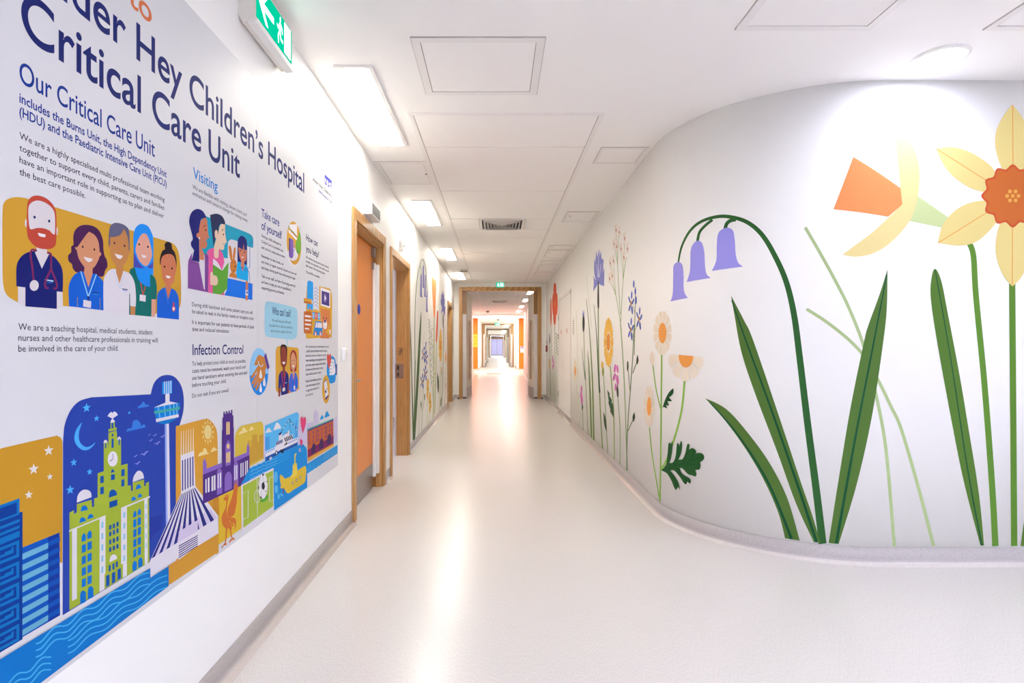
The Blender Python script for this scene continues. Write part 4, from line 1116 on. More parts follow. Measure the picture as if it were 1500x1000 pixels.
for s in ('203,272! 212,235 235,222 255,235 263,258!', '192,365! 200,330 220,320 240,330 245,350!', '258,335! 268,302 285,292 302,300 308,320!', '652,95! 660,60 678,52 692,60 697,80!',
          '617,187! 622,160 638,150 650,160 655,176!', '668,162! 675,135 688,127 700,135 705,150!'): a.P(BL, s)
a.P(BW, '432,160! 440,110 465,92 490,105 500,138!').Fl(BW, '437,195 502,173 502,222 437,245')
for s in ('108,425 405,302 405,312 108,437', '133,428 172,412 172,980 133,1000', '357,328 405,308 405,775 397,780 397,905 357,927', '533,247 580,232 580,792 548,810 548,695 533,702',
          '533,242 768,145 768,158 533,255', '722,178 748,168 750,692 726,705'): a.Fl(W2, s)
for i in range(5):
    y = 355 + 91 * i; a.Fl(PB, '371,%d 388,%d 388,%d 371,%d' % (y + 5, y - 2, y + 48, y + 55))
    y = 275 + 88 * i; a.Fl(PB, '551,%d 566,%d 566,%d 551,%d' % (y + 5, y - 2, y + 44, y + 51))
    y = 205 + 80 * i; a.Fl(PB, '732,%d 741,%d 741,%d 732,%d' % (y + 5, y, y + 42, y + 47))
def arch(x0, x1, yt, yb, sl):
    a.P(BL, '%f,%f! %f,%f %f,%f %f,%f %f,%f! %f,%f!' % (x0, yb, x0, yt + 22, x0 + (x1 - x0) * .5, yt - 6, x1, yt + 10, x1, yt + 14, x1, yb - sl))
for j, (x0, x1) in enumerate(((212, 245), (258, 293))):
    d = -22 * j; arch(x0, x1, 455 + d, 520 + d, 12)
    for y0, y1 in ((547, 612), (641, 706), (734, 799), (824, 891)): a.Fl(BL, '%d,%d %d,%d %d,%d %d,%d' % (x0, y0 + d, x1, y0 + d - 14, x1, y1 + d - 16, x0, y1 + d))
arch(200, 245, 920, 1028, 22); arch(262, 306, 884, 988, 20)
for j, (x0, x1) in enumerate(((632, 657), (668, 694))):
    d = -17 * j; arch(x0, x1, 270 + d, 322 + d, 10)
    for y0, y1 in ((342, 405), (422, 485), (503, 565), (584, 648)): a.Fl(BL, '%d,%d %d,%d %d,%d %d,%d' % (x0, y0 + d, x1, y0 + d - 11, x1, y1 + d - 12, x0, y1 + d))
arch(626, 661, 678, 760, 16); arch(672, 707, 650, 732, 16)
for j, x in enumerate((435, 465, 494)):
    for y in (387, 440, 506, 567): a.Fl(BW, '%d,%d %d,%d %d,%d %d,%d' % (x, y - 13 * j, x + 17, y - 13 * j - 8, x + 17, y - 13 * j + 28, x, y - 13 * j + 36))
a.P(W2, '438,685! 445,640 470,620 492,630 500,655!')
for s in ('432,712 447,706 447,755 432,760', '461,697 477,692 477,740 461,747', '490,682 505,677 505,720 490,727', '410,795 437,783 437,870 410,887', '457,772 484,760 484,845 457,860', '503,745 530,732 530,815 503,832'): a.Fl(BW, s)
a.done('city_clock_building', panel, 'lime green clock tower building')
# radio tower
T_(80, 540, 5.555); a = Art('L')
a.Fl(W2, '888,450 922,445 935,1300 905,1320').Fl((152, 176, 250), '888,450 903,448 912,1310 898,1320')
a.Fl(W2, '893,200 927,195 927,265 1000,280 800,315 893,275')
a.Fl((18, 160, 240), '868,108 948,97 948,198 868,207')
for x in (884, 901, 918, 935): a.Fl(W2, '%d,%d %d,%d %d,%d %d,%d' % (x, 106 - (x - 868) * .14, x + 6, 105 - (x - 868) * .14, x + 6, 205 - (x - 868) * .11, x, 206 - (x - 868) * .11))
a.Fl((4, 134, 222), '800,315 1012,275 1000,370 818,412')
for x, l in ((835, 845), (885, 888), (930, 928), (962, 958), (988, 982)): a.K((120, 200, 240), '%d,%d %d,%d' % (x, 308 - (x - 835) * .18, l + 4, 404 - (l - 840) * .2), 7)
a.Fl((72, 178, 168), '800,345 1012,308 1011,328 804,367').Fl(W2, '815,408 1002,368 1002,392 818,434').P((4, 122, 204), '820,434! 1000,393! 925,440 880,450')
a.done('city_radio_tower', panel, 'white radio tower with blue pod')
# round cathedral
T_(240, 590, 4.348); a = Art('L')
a.P((224, 164, 58), '70,150! 250,103 285,108 315,140 335,200 338,380! 340,960! 70,1000!')
a.E((238, 218, 144), 275, 185, 24, 46)
for k in range(12):
    t = 2 * math.pi * k / 12; c, s = math.cos(t), math.sin(t); c1, s1 = math.cos(t - .16), math.sin(t - .16); c2, s2 = math.cos(t + .16), math.sin(t + .16)
    a.Fl((238, 218, 144), '%f,%f %f,%f %f,%f' % (275 + 42 * c, 185 + 82 * s, 275 + 30 * c1, 185 + 57 * s1, 275 + 30 * c2, 185 + 57 * s2))
a.P((242, 222, 152), '210,342! 225,315 240,312 250,288 265,295 272,315 285,322!').P((242, 222, 152), '290,315! 300,297 312,282 325,290 338,298!')
a.done('city_sunny_sky', panel, 'orange sky with sun')
T_(); a = Art('L'); a.Fl((218, 158, 56), '244,829 319,781 319,808 244,858'); a.done('city_orange_bank', panel)
T_(240, 590, 4.348); a = Art('L')
W3 = (232, 228, 238); NV2 = (40, 44, 132)
a.Fl(W3, '100,335 187,303 187,340 195,530 350,730 350,825 -97,1100 -97,1010 103,575 100,368')
for i in range(6): x = 104 + i * 15.5; a.Fl((238, 224, 190), '%f,%f %f,%f %f,%f %f,%f' % (x - 1.5, 180 - i * 4, x + 1.5, 180 - i * 4, x + 4, 335 - i * 5, x - 4, 336 - i * 5))
for i in range(5): x = 109 + i * 16.5; a.Fl(NV2, '%f,%f %f,%f %f,%f %f,%f' % (x, 366 - i * 6, x + 7, 363 - i * 6, x + 8, 557 - i * 8, x + 1, 561 - i * 8))
for i in range(9):
    t0, t1 = (i + .12) / 9, (i + .60) / 9
    tx = lambda t: 103 + 92 * t
    ty = lambda t: 582 - 45 * t
    bxx = lambda t: -92 + 425 * t
    by = lambda t: 995 - 262 * t
    a.Fl(NV2, '%f,%f %f,%f %f,%f %f,%f' % (tx(t0), ty(t0), tx(t1), ty(t1), bxx(t1), by(t1), bxx(t0), by(t0)))
    m = .70; lx = lambda t: tx(t) + (bxx(t) - tx(t)) * m
    ly = lambda t: ty(t) + (by(t) - ty(t)) * m
    t2 = (i + 1.0) / 9
    a.Fl((218, 206, 236), '%f,%f %f,%f %f,%f %f,%f' % (lx(t1), ly(t1), lx(t2), ly(t2), bxx(t2), by(t2), bxx(t1), by(t1)))
a.Fl((218, 206, 236), '88,820 210,745 210,815 88,885').Fl(W3, '88,885 210,815 210,905 88,1000')
for i in range(6): a.Fl((44, 44, 120), '88,%d 210,%d 210,%d 88,%d' % (909 + i * 14.5, 840 + i * 13, 846 + i * 13, 916 + i * 14.5))
a.done('city_round_cathedral', panel, 'white conical cathedral with navy stripes')
# sandstone cathedral
T_(300, 600, 8.333)
a = Art('L')
a.P((222, 192, 72), '360,600! 360,350 375,270 420,210 460,190 640,150 675,143 695,165 708,240 708,600! 535,695! 535,580!')
a.Fl((208, 164, 60), '500,460 520,375 542,370 542,445 557,440 557,370 568,365 568,305 632,298 632,395 650,390 650,315 706,292 708,585 535,668 500,640')
a.P((242, 222, 156), '400,305! 420,270 440,255 460,210 485,235 495,245 515,265!').P((242, 222, 156), '525,262! 540,235 560,200 580,225 598,235!')
a.done('city_golden_sky', panel, 'yellow sky with city silhouette')
a = Art('L'); PU, LI, YW = (82, 48, 138), (142, 108, 198), (244, 208, 134)
a.Fl(PU, '-35,790 535,550 535,878 -35,1150')
a.Fl(LI, '-34,735 200,645 200,700 -34,792').Fl(LI, '345,585 500,520 502,460 515,400 533,460 535,552 345,642').Fl(LI, '-34,760 -34,630 -11,590 10,660 10,720')
a.Fl(PU, '218,25 230,20 232,52 248,48 248,18 262,15 265,45 280,42 280,10 293,8 296,40 310,37 310,2 325,0 325,65 338,68 340,215 345,218 345,740 200,800 200,250 207,245 205,100 217,95')
a.P(YW, '252,305! 252,165 260,148 268,165 268,303!').P(YW, '275,300! 275,162 284,145 292,162 292,298!')
a.P(LI, '243,690! 243,450 258,400 272,370 290,395 305,450 305,670!').E(YW, 274, 445, 17, 32)
for s in ('250,525 265,520 265,645 250,650', '268,518 283,514 283,640 268,645', '286,512 300,508 300,635 286,640'): a.Fl(YW, s)
a.P(LI, '137,1040! 137,770 155,725 170,715 190,730 200,770 200,1015!').P(LI, '342,955! 342,690 355,645 370,630 385,645 397,690 397,920!').P(LI, '232,1000! 232,830 255,770 285,755 310,780 318,830 318,960!')
for s in ('425,655 438,650 438,820 425,825', '450,648 462,642 462,808 450,813', '482,628 493,624 493,790 482,797', '503,620 515,616 515,780 503,785', '350,685 362,678 362,855 350,860', '373,678 385,672 385,845 373,850',
          '145,785 158,775 158,955 145,962', '172,772 187,763 187,945 172,952', '70,815 90,806 90,987 70,995', '98,803 118,794 118,977 98,985', '-5,850 10,843 10,1010 -5,1016', '25,832 45,824 45,1000 25,1007'): a.Fl((240, 236, 242), s)
a.done('city_purple_cathedral', panel, 'purple cathedral with tall tower')
# water, ferry, submarine
T_(350, 580, 5.555)
a = Art('L')
a.P((92, 194, 250), '205,240! 440,140 470,133 482,152! 475,400! 205,540!')
a.Fl((76, 166, 240), '205,335 243,325 243,470 205,490').Fl((76, 166, 240), '452,215 462,190 470,215 470,360 452,360')
a.P((240, 238, 244), '207,300! 225,265 240,258 255,280 265,290!').P((240, 238, 244), '272,280! 285,245 300,215 320,225 340,260!')
a.done('city_blue_sky', panel, 'pale blue sky with clouds')
a = Art('L')
a.Fl((216, 206, 236), '476,242 548,215 548,385 476,402').Fl((216, 206, 236), '545,222 600,205 600,260 545,275').Fl((216, 206, 236), '608,235 608,140 625,108 643,140 643,215').Fl((216, 206, 236), '775,175 795,168 797,370 762,378 762,190')
a.Fl((216, 206, 236), '194,300 205,296 205,500 194,512')
a.done('city_pale_skyline', panel, 'pale lilac city behind')
a = Art('L'); a.P((32, 166, 246), '653,195! 665,165 675,155 685,180!').P((32, 166, 246), '692,178! 700,145 712,122 725,140 735,160!')
a.done('city_cloud', panel, 'bright blue clouds')
a = Art('L')
a.P((10, 148, 230), '8,722! 80,585! 210,530! 475,400! 505,388 530,405 548,460 550,742! 280,932! 276,582! 20,715!').Fl((26, 152, 232), '549,552 798,395 798,465 549,632')
for i in range(4): wave(a, (122, 206, 246), 82, 588 + 28 * i, 205, 532 + 28 * i, 3, 5, 4)
for i in range(3): wave(a, (122, 206, 246), 205, 540 + 26 * i, 306, 504 + 22 * i, 3, 5, 4)
for i in range(3): wave(a, (60, 182, 242), 308, 500 + 24 * i, 412, 450 + 22 * i, 3, 5, 4)
for i in range(2): wave(a, (60, 182, 242), 470, 425 + 24 * i, 525, 425 + 22 * i, 2, 4, 4)
for i in range(4): wave(a, (70, 188, 244), 556, 570 + 18 * i, 680, 490 + 18 * i, 4, 4, 3)
for i in range(4): wave(a, (122, 206, 246), 682, 472 + 16 * i, 796, 405 + 16 * i, 4, 4, 3)
for x, y, rx, ry in ((293, 658, 16, 46), (298, 757, 13, 34), (317, 815, 9, 22), (337, 800, 6, 13), (348, 805, 4, 10)): a.E((96, 196, 248), x, y, rx, ry)
a.done('city_river', panel, 'blue river with pale waves')
a = Art('L')
a.Fl((22, 88, 178), '210,492 473,365 468,402 330,465 212,532').Fl((240, 236, 244), '205,450 470,335 474,372 208,497')
a.Fl((240, 236, 244), '293,420 293,375 318,362 318,318 345,300 345,330 405,275 405,320 432,310 432,362')
a.Fl((24, 66, 140), '317,303 342,288 338,312 318,320')
for i in range(5): a.Fl((22, 60, 140), '%d,%d %d,%d %d,%d %d,%d' % (296 + i * 11, 374 - i * 5, 304 + i * 11, 370 - i * 5, 304 + i * 11, 398 - i * 5, 296 + i * 11, 402 - i * 5))
for i in range(5): a.Fl((26, 28, 60), '%d,%d %d,%d %d,%d %d,%d' % (360 + i * 13, 342 - i * 6, 368 + i * 13, 338 - i * 6, 382 + i * 13, 368 - i * 6, 374 + i * 13, 373 - i * 6))
for i in range(5): a.Fl((80, 180, 240), '%d,%d %d,%d %d,%d %d,%d' % (212 + i * 15, 452 - i * 7, 222 + i * 15, 448 - i * 7, 222 + i * 15, 462 - i * 7, 212 + i * 15, 467 - i * 7))
for i in range(6): a.Fl((90, 130, 210), '%d,%d %d,%d %d,%d %d,%d' % (392 + i * 13, 378 - i * 6, 400 + i * 13, 374 - i * 6, 400 + i * 13, 384 - i * 6, 392 + i * 13, 389 - i * 6))
for i in range(3): a.Fl((60, 80, 160), '%d,%d %d,%d %d,%d %d,%d' % (366 + i * 10, 300 - i * 4, 371 + i * 10, 298 - i * 4, 371 + i * 10, 308 - i * 4, 366 + i * 10, 311 - i * 4))
a.Fl((20, 20, 40), '325,440 340,432 360,455 345,465').Fl((20, 20, 40), '362,395 385,372 388,388 364,403').Fl((20, 20, 40), '348,432 358,425 362,440 352,446')
a.E((20, 20, 40), 298, 462, 9, 22).E((240, 236, 244), 298, 462, 5, 13)
a.P((240, 236, 244), '240,520! 246,490! 256,512!').P((240, 236, 244), '250,510! 260,488! 262,508!')
a.K((50, 60, 110), '330,300 402,185', 3).K((50, 60, 110), '402,185 472,275', 3).K((50, 60, 110), '402,185 412,300', 2)
for i in range(7): x, y = 345 + i * 9, 272 - i * 14; a.Fl((210, 235, 250) if i % 2 else (40, 120, 190), '%d,%d %d,%d %d,%d' % (x, y, x + 8, y - 12, x + 6, y + 10))
for i in range(6): x, y = 410 + i * 10, 197 + i * 13; a.Fl((210, 235, 250) if i % 2 else (40, 120, 190), '%d,%d %d,%d %d,%d' % (x, y, x + 8, y + 10, x + 2, y + 22))
a.done('city_ferry', panel, 'white ferry with striped cabin')
a = Art('L')
a.P((226, 70, 122), '512,305! 497,230 495,185 505,165 517,182! 530,168 540,195 532,250').P((226, 70, 122), '502,410! 490,375 495,345 503,357! 512,360 510,390')
a.E((240, 200, 220), 489, 440, 6, 14).E((226, 70, 122), 489, 440, 3, 7)
a.done('city_heart', panel, 'pink hearts')
a = Art('L')
a.P((234, 200, 60), '328,690 326,650 340,640 352,655 368,672! 412,655! 425,640 520,572 538,580 542,610 537,655 525,705 440,760 405,787 382,785 362,752! 345,752! 330,745 335,722')
a.P((242, 216, 80), '412,665! 425,640 432,590 430,575 440,547! 464,545! 467,580 472,612! 455,655!').K((242, 216, 80), '450,552 450,480 462,470', 10)
for i in range(3): a.E((96, 60, 60), 430 + i * 32, 705 - i * 22, 7, 14, .1, 14).E((210, 232, 245), 430 + i * 32, 705 - i * 22, 4, 9, .1, 14)
a.K((150, 60, 70), '356,745 354,795', 6)
a.done('city_boat', panel, 'plain yellow underwater boat')
# warehouse
a = Art('L')
a.Fl((208, 104, 56), '552,270 762,185 765,350 555,445').Fl((92, 188, 168), '549,266 763,180 763,189 552,276').Fl((98, 64, 142), '552,276 763,189 763,200 552,289')
for x in (562, 595, 622, 636, 664, 692, 704, 727, 746):
    for k, (y0, y1) in enumerate(((298, 332), (336, 368), (372, 402))):
        s = (x - 560) * .40; q = 1 - (x - 560) / 200 * .12
        yt = y0 - s; yb = y1 - s
        a.Fl((146, 74, 112), '%f,%f %f,%f %f,%f %f,%f' % (x, yt, x + 9, yt - 4, x + 9, yb - 8, x, yb - 4))
a.Fl((74, 44, 104), '555,437 763,322 765,385 555,502')
for i in range(13): x = 556 + i * 16; y = 437 - (x - 555) * .553; y2 = 502 - (x - 555) * .557; a.Fl((196, 36, 96), '%f,%f %f,%f %f,%f %f,%f' % (x, y, x + 6, y - 3, x + 6, y2 - 3, x, y2))
for x, y in ((602, 440), (666, 400), (729, 362)): a.P((70, 40, 100), '%d,%d! %d,%d %d,%d %d,%d %d,%d!' % (x - 15, y + 34, x - 14, y - 30, x, y - 55, x + 14, y - 42, x + 15, y + 16))
a.Fl((208, 104, 56), '555,498 765,382 765,388 555,505').Fl((238, 180, 74), '555,505 765,388 765,408 555,532')
a.done('city_warehouse', panel, 'orange brick dock warehouse')
# pitch and bird
T_(310, 680, 7.69); a = Art('L')
a.Fl(W3, '322,232 685,38 690,545 327,790').Fl((172, 196, 66), '340,240 680,65 682,470 345,715')
a.K(W3, '340,326! 400,290! 398,595! 345,615!', 6).K(W3, '500,165! 505,592!', 5).K(W3, '682,135! 640,152! 642,420! 682,402!', 6)
pts = [(500 + 28 * math.cos(k * math.pi / 12), 360 + 70 * math.sin(k * math.pi / 12)) for k in range(25)]; a.K(W3, pts, 5, 5, 2)
a.done('city_football_pitch', panel, 'lime green football pitch')
a = Art('L')
a.E((92, 172, 56), 582, 385, 55, 28, -.75).E((244, 242, 246), 567, 245, 52, 143, .02, 36)
BKp = (30, 30, 46)
for s in ('553,215 578,193 590,250 576,290 553,268', '552,108 580,102 568,138', '515,232 524,262 518,292 512,262', '606,185 619,192 614,208', '528,360 552,364 552,388 540,380', '596,300 606,290 602,318'): a.Fl(BKp, s)
for s in ('524,250 553,245', '578,193 608,186', '568,138 566,200', '576,290 598,305', '553,268 545,362', '540,120 523,240'): a.K((150, 150, 165), s, 3)
a.done('city_football', panel, 'black and white football')
a = Art('L'); a.Fl((228, 190, 52), '62,362 320,240 325,720 65,905').Fl((206, 142, 46), '0,390 66,360 75,590 0,500'); a.done('city_gold_block', panel, 'gold block behind the bird')
a = Art('L'); O = (216, 118, 52)
a.P(O, '110,424! 132,398! 113,388! 135,368 145,350 165,342 178,360 172,400 160,470 158,540 170,590 200,595 190,640 215,700 205,740 170,715 150,720 115,690 98,620 110,560 140,500 152,430 145,402')
a.P(O, '165,570 175,480 215,370 240,250 240,195! 253,240! 265,168! 275,240! 288,230! 275,330 270,430 250,530 240,565 200,595')
a.P(O, '190,605! 230,598 260,620 262,680 248,745! 245,680 225,650! 230,700 215,690 200,650')
a.K(O, '178,352 192,340', 6).E((236, 200, 80), 155, 362, 4, 6)
a.K(O, '160,710 150,800 142,892', 20, 9).K(O, '198,730 208,800 222,838', 20, 9)
a.P(O, '95,940! 120,905 140,885 160,895 145,910 125,915 105,945!').P(O, '180,882! 200,845 240,825 245,845 215,855 190,882!')
a.done('city_bird', panel, 'orange long necked bird')
# river along the bottom left
T_(); a = Art('L')
a.Fl((4, 122, 206), '-60,1000 218,831.5 218,846 245,829 245,858 -60,1088')
T_(0, 860, 5.77); WV = (72, 184, 236)
for i in range(3): wave(a, WV, 285, 462 + 56 * i, 1250, -135 + 48 * i, 4, 26, 12, .6)
for i in range(3): wave(a, WV, 558, 438 + 54 * i, 1400, -110 + 50 * i, 3, 22, 11, .6)
for i in range(3): wave(a, WV, 415, 570 + 53 * i, -200, 960 + 60 * i, 3, 24, 12, 2.2)
a.done('city_foreground_river', panel, 'bright blue river with pale wavy lines')
INK_K = 1.0
# ================================================================== flower decals
_decals = [0]
def decal(side, name, label, u, v=0, group='painted wall flowers', base=None):
    layer(base or .0004 + (_decals[0] % 8) * .00011); _decals[0] += 1
    if side == 'L': y, z = left_yz(u, 508); loc = (XL, y, .1)
    else: s, z = right_sz(u, 508); p = wall_point(s, .1, 0); loc = tuple(p)
    return thing(name, label, 'flower decal', loc)
R0 = .0006
def rart(b=R0): return Art('R')
STEM_D, LEAF_C, RIB, VIO = (50, 100, 50), (84, 118, 54), (18, 80, 52), (160, 155, 236)
# --- bluebell
t = decal('R', 'bluebell_decal', 'tall bluebell with three violet bells and wide green leaves on the curved right wall', 1205, base=.0006)
T_(); a = rart()
a.K(STEM_D, '993.6,385 998.7,361 1011,338 1028,324 1052.5,317 1074.5,318.5 1096.5,326.5 1116.5,344 1134,372.5 1151.5,412 1163,460 1171,520 1183,620 1196,720 1205,796', 2.2, 11.5)
T_(980, 300, 4.547)
a.K(STEM_D, '190,242 205,180 250,130 290,100', 18).K(STEM_D, '374,160 385,125 410,105 445,98', 24); a.done('stem', t)
for s in ('28,480 30,410 48,385 75,383 92,410 98,480 100,570 125,620! 10,643! 25,590', '142,400 145,300 165,255 195,238 220,255 235,310 240,400 250,460 278,486! 118,514! 138,450',
          '318,280 325,200 350,165 390,152 425,170 438,230 445,330 462,385 493,411! 285,440! 315,370'):
    a = rart(.0012); a.P(VIO, s); a.done('flower_bell', t)
T_()
for s, m in (('1070.8,432.6! 1076,462 1086,515 1105,573 1138,660 1166,737 1192,793.5! 1201.6,794.5! 1190,755 1172.8,705 1144,618 1104,500 1090,469', '1072,440 1095,505 1130,600 1170,715 1196,793.5'),
             ('1033,583! 1064,618 1096,663 1121.6,708 1140.8,752.8 1150,788! 1171.5,791.5! 1153.6,730.4 1128,679 1096,634.4 1064,599', '1040,589 1082,638 1126,708 1159.5,789'),
             ('1300,394! 1288,432 1272,476 1265.6,500 1246,596 1230,692 1213.8,795! 1228.5,796.5! 1256,705 1278,605 1293.8,500 1299,450', '1299,402 1280,500 1253,640 1225,795')):
    a = rart(.0016); a.P(LEAF_C, s); a.K(RIB, m, 1.5, 4.2); a.done('leaf', t)
# --- pale grass
t = decal('R', 'grass_decal', 'two pale green grass blades between the bluebell and the daffodils', 1310, base=.0004)
for s in ('1179.5,333 1200,368 1222,408 1244,452 1266,509 1283,577 1298,660 1310,800', '1181.5,452.5 1211,471.5 1244,498 1266,522 1285,554 1305,595 1320,628 1345,713 1367.5,799.5'):
    a = rart(.0008); a.K((174, 194, 140), s, 4.6, 5); a.done('blade', t)
# --- side daffodil
t = decal('R', 'daffodil_decal', 'daffodil in side view with orange trumpet under the round downlight', 1440, base=.0005)
T_(); a = rart(.0007); a.K((96, 140, 52), '1417,350 1420,356 1426,376 1429.6,434 1441.8,560 1453,708 1458,799.5', 8, 9.3); a.done('stem', t)
T_(1200, 140, 3.846)
a = rart(.0007); a.Fl((198, 212, 154), '555,565 735,690 700,745 505,706'); a.done('calyx', t)
a = rart(.0008); a.Fl((238, 150, 92), '192,345 458,520 470,612 388,682 80,640'); a.done('trumpet', t)
a = rart(.0010); a.P((232, 214, 150), '425,200! 500,250 550,340 566,450 550,600 500,720 400,830 300,890 200,907 130,895! 300,770! 468,612! 458,520!'); a.done('petal', t)
# --- front daffodil
t = decal('R', 'daffodil_decal', 'big yellow daffodil facing front with scalloped orange centre at the right edge', 1484, base=.0008)
T_(); a = rart(.0007); a.K((92, 134, 48), '1482.5,410 1484,600 1485.5,799.5', 9.2); a.done('stem', t)
T_(1200, 140, 3.846); C0 = 1090
YP, ML = (226, 207, 136), (224, 166, 92)
def mir(s): return ' '.join('%g,%s' % (2 * C0 - float(q.split(',')[0]), q.split(',')[1]) for q in s.split())
TL, BLf = '657,298! 740,290 830,310 920,360 985,420 1000,500! 945,548! 850,520 760,460 700,390', '668,830! 690,740 750,660 830,610 930,590 1000,600! 1010,700! 940,780 870,830 780,845'
for s, m in (('1088,50! 1040,110 1000,190 990,270 1005,350 1040,440! 1140,440! 1175,350 1188,270 1175,190 1135,110', '1089,54 1091,400'), (TL, '660,300 955,487'), (mir(TL), mir('660,300 955,487')),
             (BLf, '671,829 960,648'), (mir(BLf), mir('671,829 960,648')), ('1030,690! 1002,770 992,860 1005,940 1040,1020 1088,1075! 1140,1020 1175,940 1188,860 1175,770 1150,690!', '1088,735 1087,1070')):
    a = rart(.0012); a.P(YP, s); a.K(ML, m, 6); a.done('petal', t)
a = rart(.0016); cx, cy = C0, 565
def scallop(r, amp, n=120): return [(cx + (r + amp * math.cos(12 * q)) * math.sin(q), cy + (r + amp * math.cos(12 * q)) * -math.cos(q)) for q in (2 * math.pi * k / n for k in range(n))]
a.poly((200, 88, 50), scallop(166, 12)); a.poly((200, 108, 50), scallop(152, 12)); a.done('corona', t)
a = rart(.0022)
for k in range(7):
    x, y = (cx, cy) if k == 6 else (cx + 32 * math.cos(k * math.pi / 3), cy + 29 * math.sin(k * math.pi / 3)); a.E((222, 166, 78), x, y, 11, 11)
a.done('stamen', t)
T_(1300, 380, 2.222); a = rart(.0009); a.P((86, 122, 50), '155,30 143,60 141,130 165,290 215,560 250,730 302,930! 314,930! 297,760 265,560 235,380 195,170 175,70'); a.K(RIB, '155,35 205,320 260,680 307,930', 3, 5); a.done('leaf', t)
T_(); a = rart(.0009); a.P((86, 122, 50), '1495,799.5! 1505,735 1530,640 1560,560! 1556,650 1540,740 1522,799.5!'); a.K(RIB, '1556,575 1530,680 1508,799', 1.5, 4); a.done('leaf', t)
# --- daisies
PET, CEN, GS = (233, 221, 203), (238, 162, 80), (140, 186, 84)
def daisy(t, cx, cy, RX, RY, rx, ry, n=12, col=PET, cen=CEN, a0=0.0, a1=2 * math.pi, b=.0008, r0=.9):
    w = (a1 - a0) / n
    for k in range(n):
        m = a0 + (k + .5) * w; h = w * .44; a = rart(b); pts = []
        for q in (-1, -.5, 0, .5, 1): pts.append((cx + rx * r0 * math.cos(m + h * q), cy + ry * r0 * math.sin(m + h * q)))
        for q in (1, .6, .2, -.2, -.6, -1): bu = 1 - .06 * abs(q) ** 3; pts.append((cx + RX * bu * math.cos(m + h * q), cy + RY * bu * math.sin(m + h * q)))
        a.poly(col, pts); a.done('petal', t)
    a = rart(b + .0006)
    if a1 - a0 > 6: a.E(cen, cx, cy, rx, ry, 0, 28)
    else: a.poly(cen, [(cx + rx * math.cos(a0 + (a1 - a0) * k / 16), cy + ry * math.sin(a0 + (a1 - a0) * k / 16)) for k in range(17)])
    for k in range(5): 
        for j in range(4 + k * 2):
            q = a0 + (a1 - a0) * (j + .5) / (4 + k * 2); a.E((222, 132, 52), cx + rx * (.12 + .18 * k) * math.cos(q), cy + ry * (.12 + .18 * k) * math.sin(q), rx * .035, ry * .035, 0, 6)
    a.done('flower_centre', t)
t = decal('R', 'daisy_decal', 'white daisy plant with three blooms and a lobed dark leaf on the curving right wall', 967)
T_(930, 430, 3.125)
a = rart(); a.K(GS, '123,280 121,530 118,800 115,950', 7); a.done('stem', t)
a = rart(); a.K(GS, '120,530 98,440 83,328', 5); a.done('stem', t)
a = rart(); a.K(GS, '67,612 80,740 115,948', 5); a.done('stem', t)
a = rart(); a.K(GS, '228,400 215,530 185,650 150,750 120,808', 9); a.done('stem', t)
a = rart(); a.E(PET, 80, 297, 10, 32); a.done('bud', t)
daisy(t, 127, 180, 42, 102, 18, 47); daisy(t, 66, 516, 23, 96, 10, 43)
daisy(t, 235, 283, 82, 118, 34, 55, 5, a0=.04, a1=math.pi + .05)
T_(860, 620, 5); a = rart(.0012)
a.P((40, 90, 44), '545,345! 580,300 590,230 598,150 610,142 618,150! 625,130 628,180 615,260 602,290! 630,285 650,240 660,150 672,150 678,165! 690,128 698,160 690,220 670,265! 700,260 720,220 735,155 752,155 750,190! 775,180 800,200 795,220! 830,215 855,230 857,260 830,285! 832,310 825,335 795,340! 803,370 795,388 770,380! 740,370 700,330 680,325! 700,370 750,400 762,425 755,440! 735,425! 728,445 710,435 680,390 640,345 610,345! 640,380 670,430 683,485! 668,465! 655,488! 640,470 620,420 590,370 560,350')
for s in ('550,345 700,292 855,245', '600,325 610,250 608,160', '640,312 665,250 680,160', '700,292 730,240 750,165', '720,287 770,300 800,305', '700,292 740,330 785,375', '640,312 690,370 735,430', '590,332 630,390 665,470', '755,275 775,240 795,205'): a.K((16, 66, 42), s, 4, 2)
a.done('leaf', t)
T_(930, 430, 3.125); a = rart(.0012); a.P((36, 82, 44), '128,522! 140,485 155,455 170,438 178,436 175,460 158,474! 172,492! 150,492! 158,512! 142,508! 150,526! 134,518!'); a.done('leaf', t)
# --- the meadow further along
GR = (128, 152, 94)
def cornflower(): pass
t = decal('R', 'cornflower_decal', 'tall blue cornflower with dark calyx, right of the white service doors', 880)
T_(860, 320, 5); a = rart(.0010)
a.P((128, 132, 206), '83,462! 62,440 52,380 54,290! 61,325! 68,235! 77,285! 88,220! 94,275! 103,235! 107,295! 121,300! 116,380 100,440')
a.P((128, 132, 206), '85,455! 60,445 45,415! 50,470 45,535! 66,500 85,475! 105,488 125,494! 127,360! 105,420')
for s in ('70,330 80,430', '85,270 84,430', '103,330 90,430'): a.K(M_WALL, s, 2, 3)
a.done('petal', t)
a = rart(.0013); a.P((38, 56, 44), '80,460 76,560 77,640 83,662 89,640 88,540 86,465'); a.done('calyx', t)
T_(); a = rart(); a.K(GR, '876.4,452 877,520 879,590 882.7,657', 1.6); a.done('stem', t)
a = rart(); a.K((58, 92, 62), '870,446 874,490 876.5,540 878.5,575', .5, 2.4); a.done('leaf', t)
t = decal('R', 'grass_decal', 'pair of long olive grass blades right of the dark thistle', 868)
a = rart(); a.K((104, 134, 64), '859,438 864,490 868,560 870,647', .5, 2.4); a.done('blade', t)
a = rart(); a.K((104, 134, 64), '861,514 863.5,560 866.6,641', .5, 2.2); a.done('blade', t)
a = rart(); a.K((208, 212, 186), '859,403 863,440 867,480', .5); a.done('blade', t)
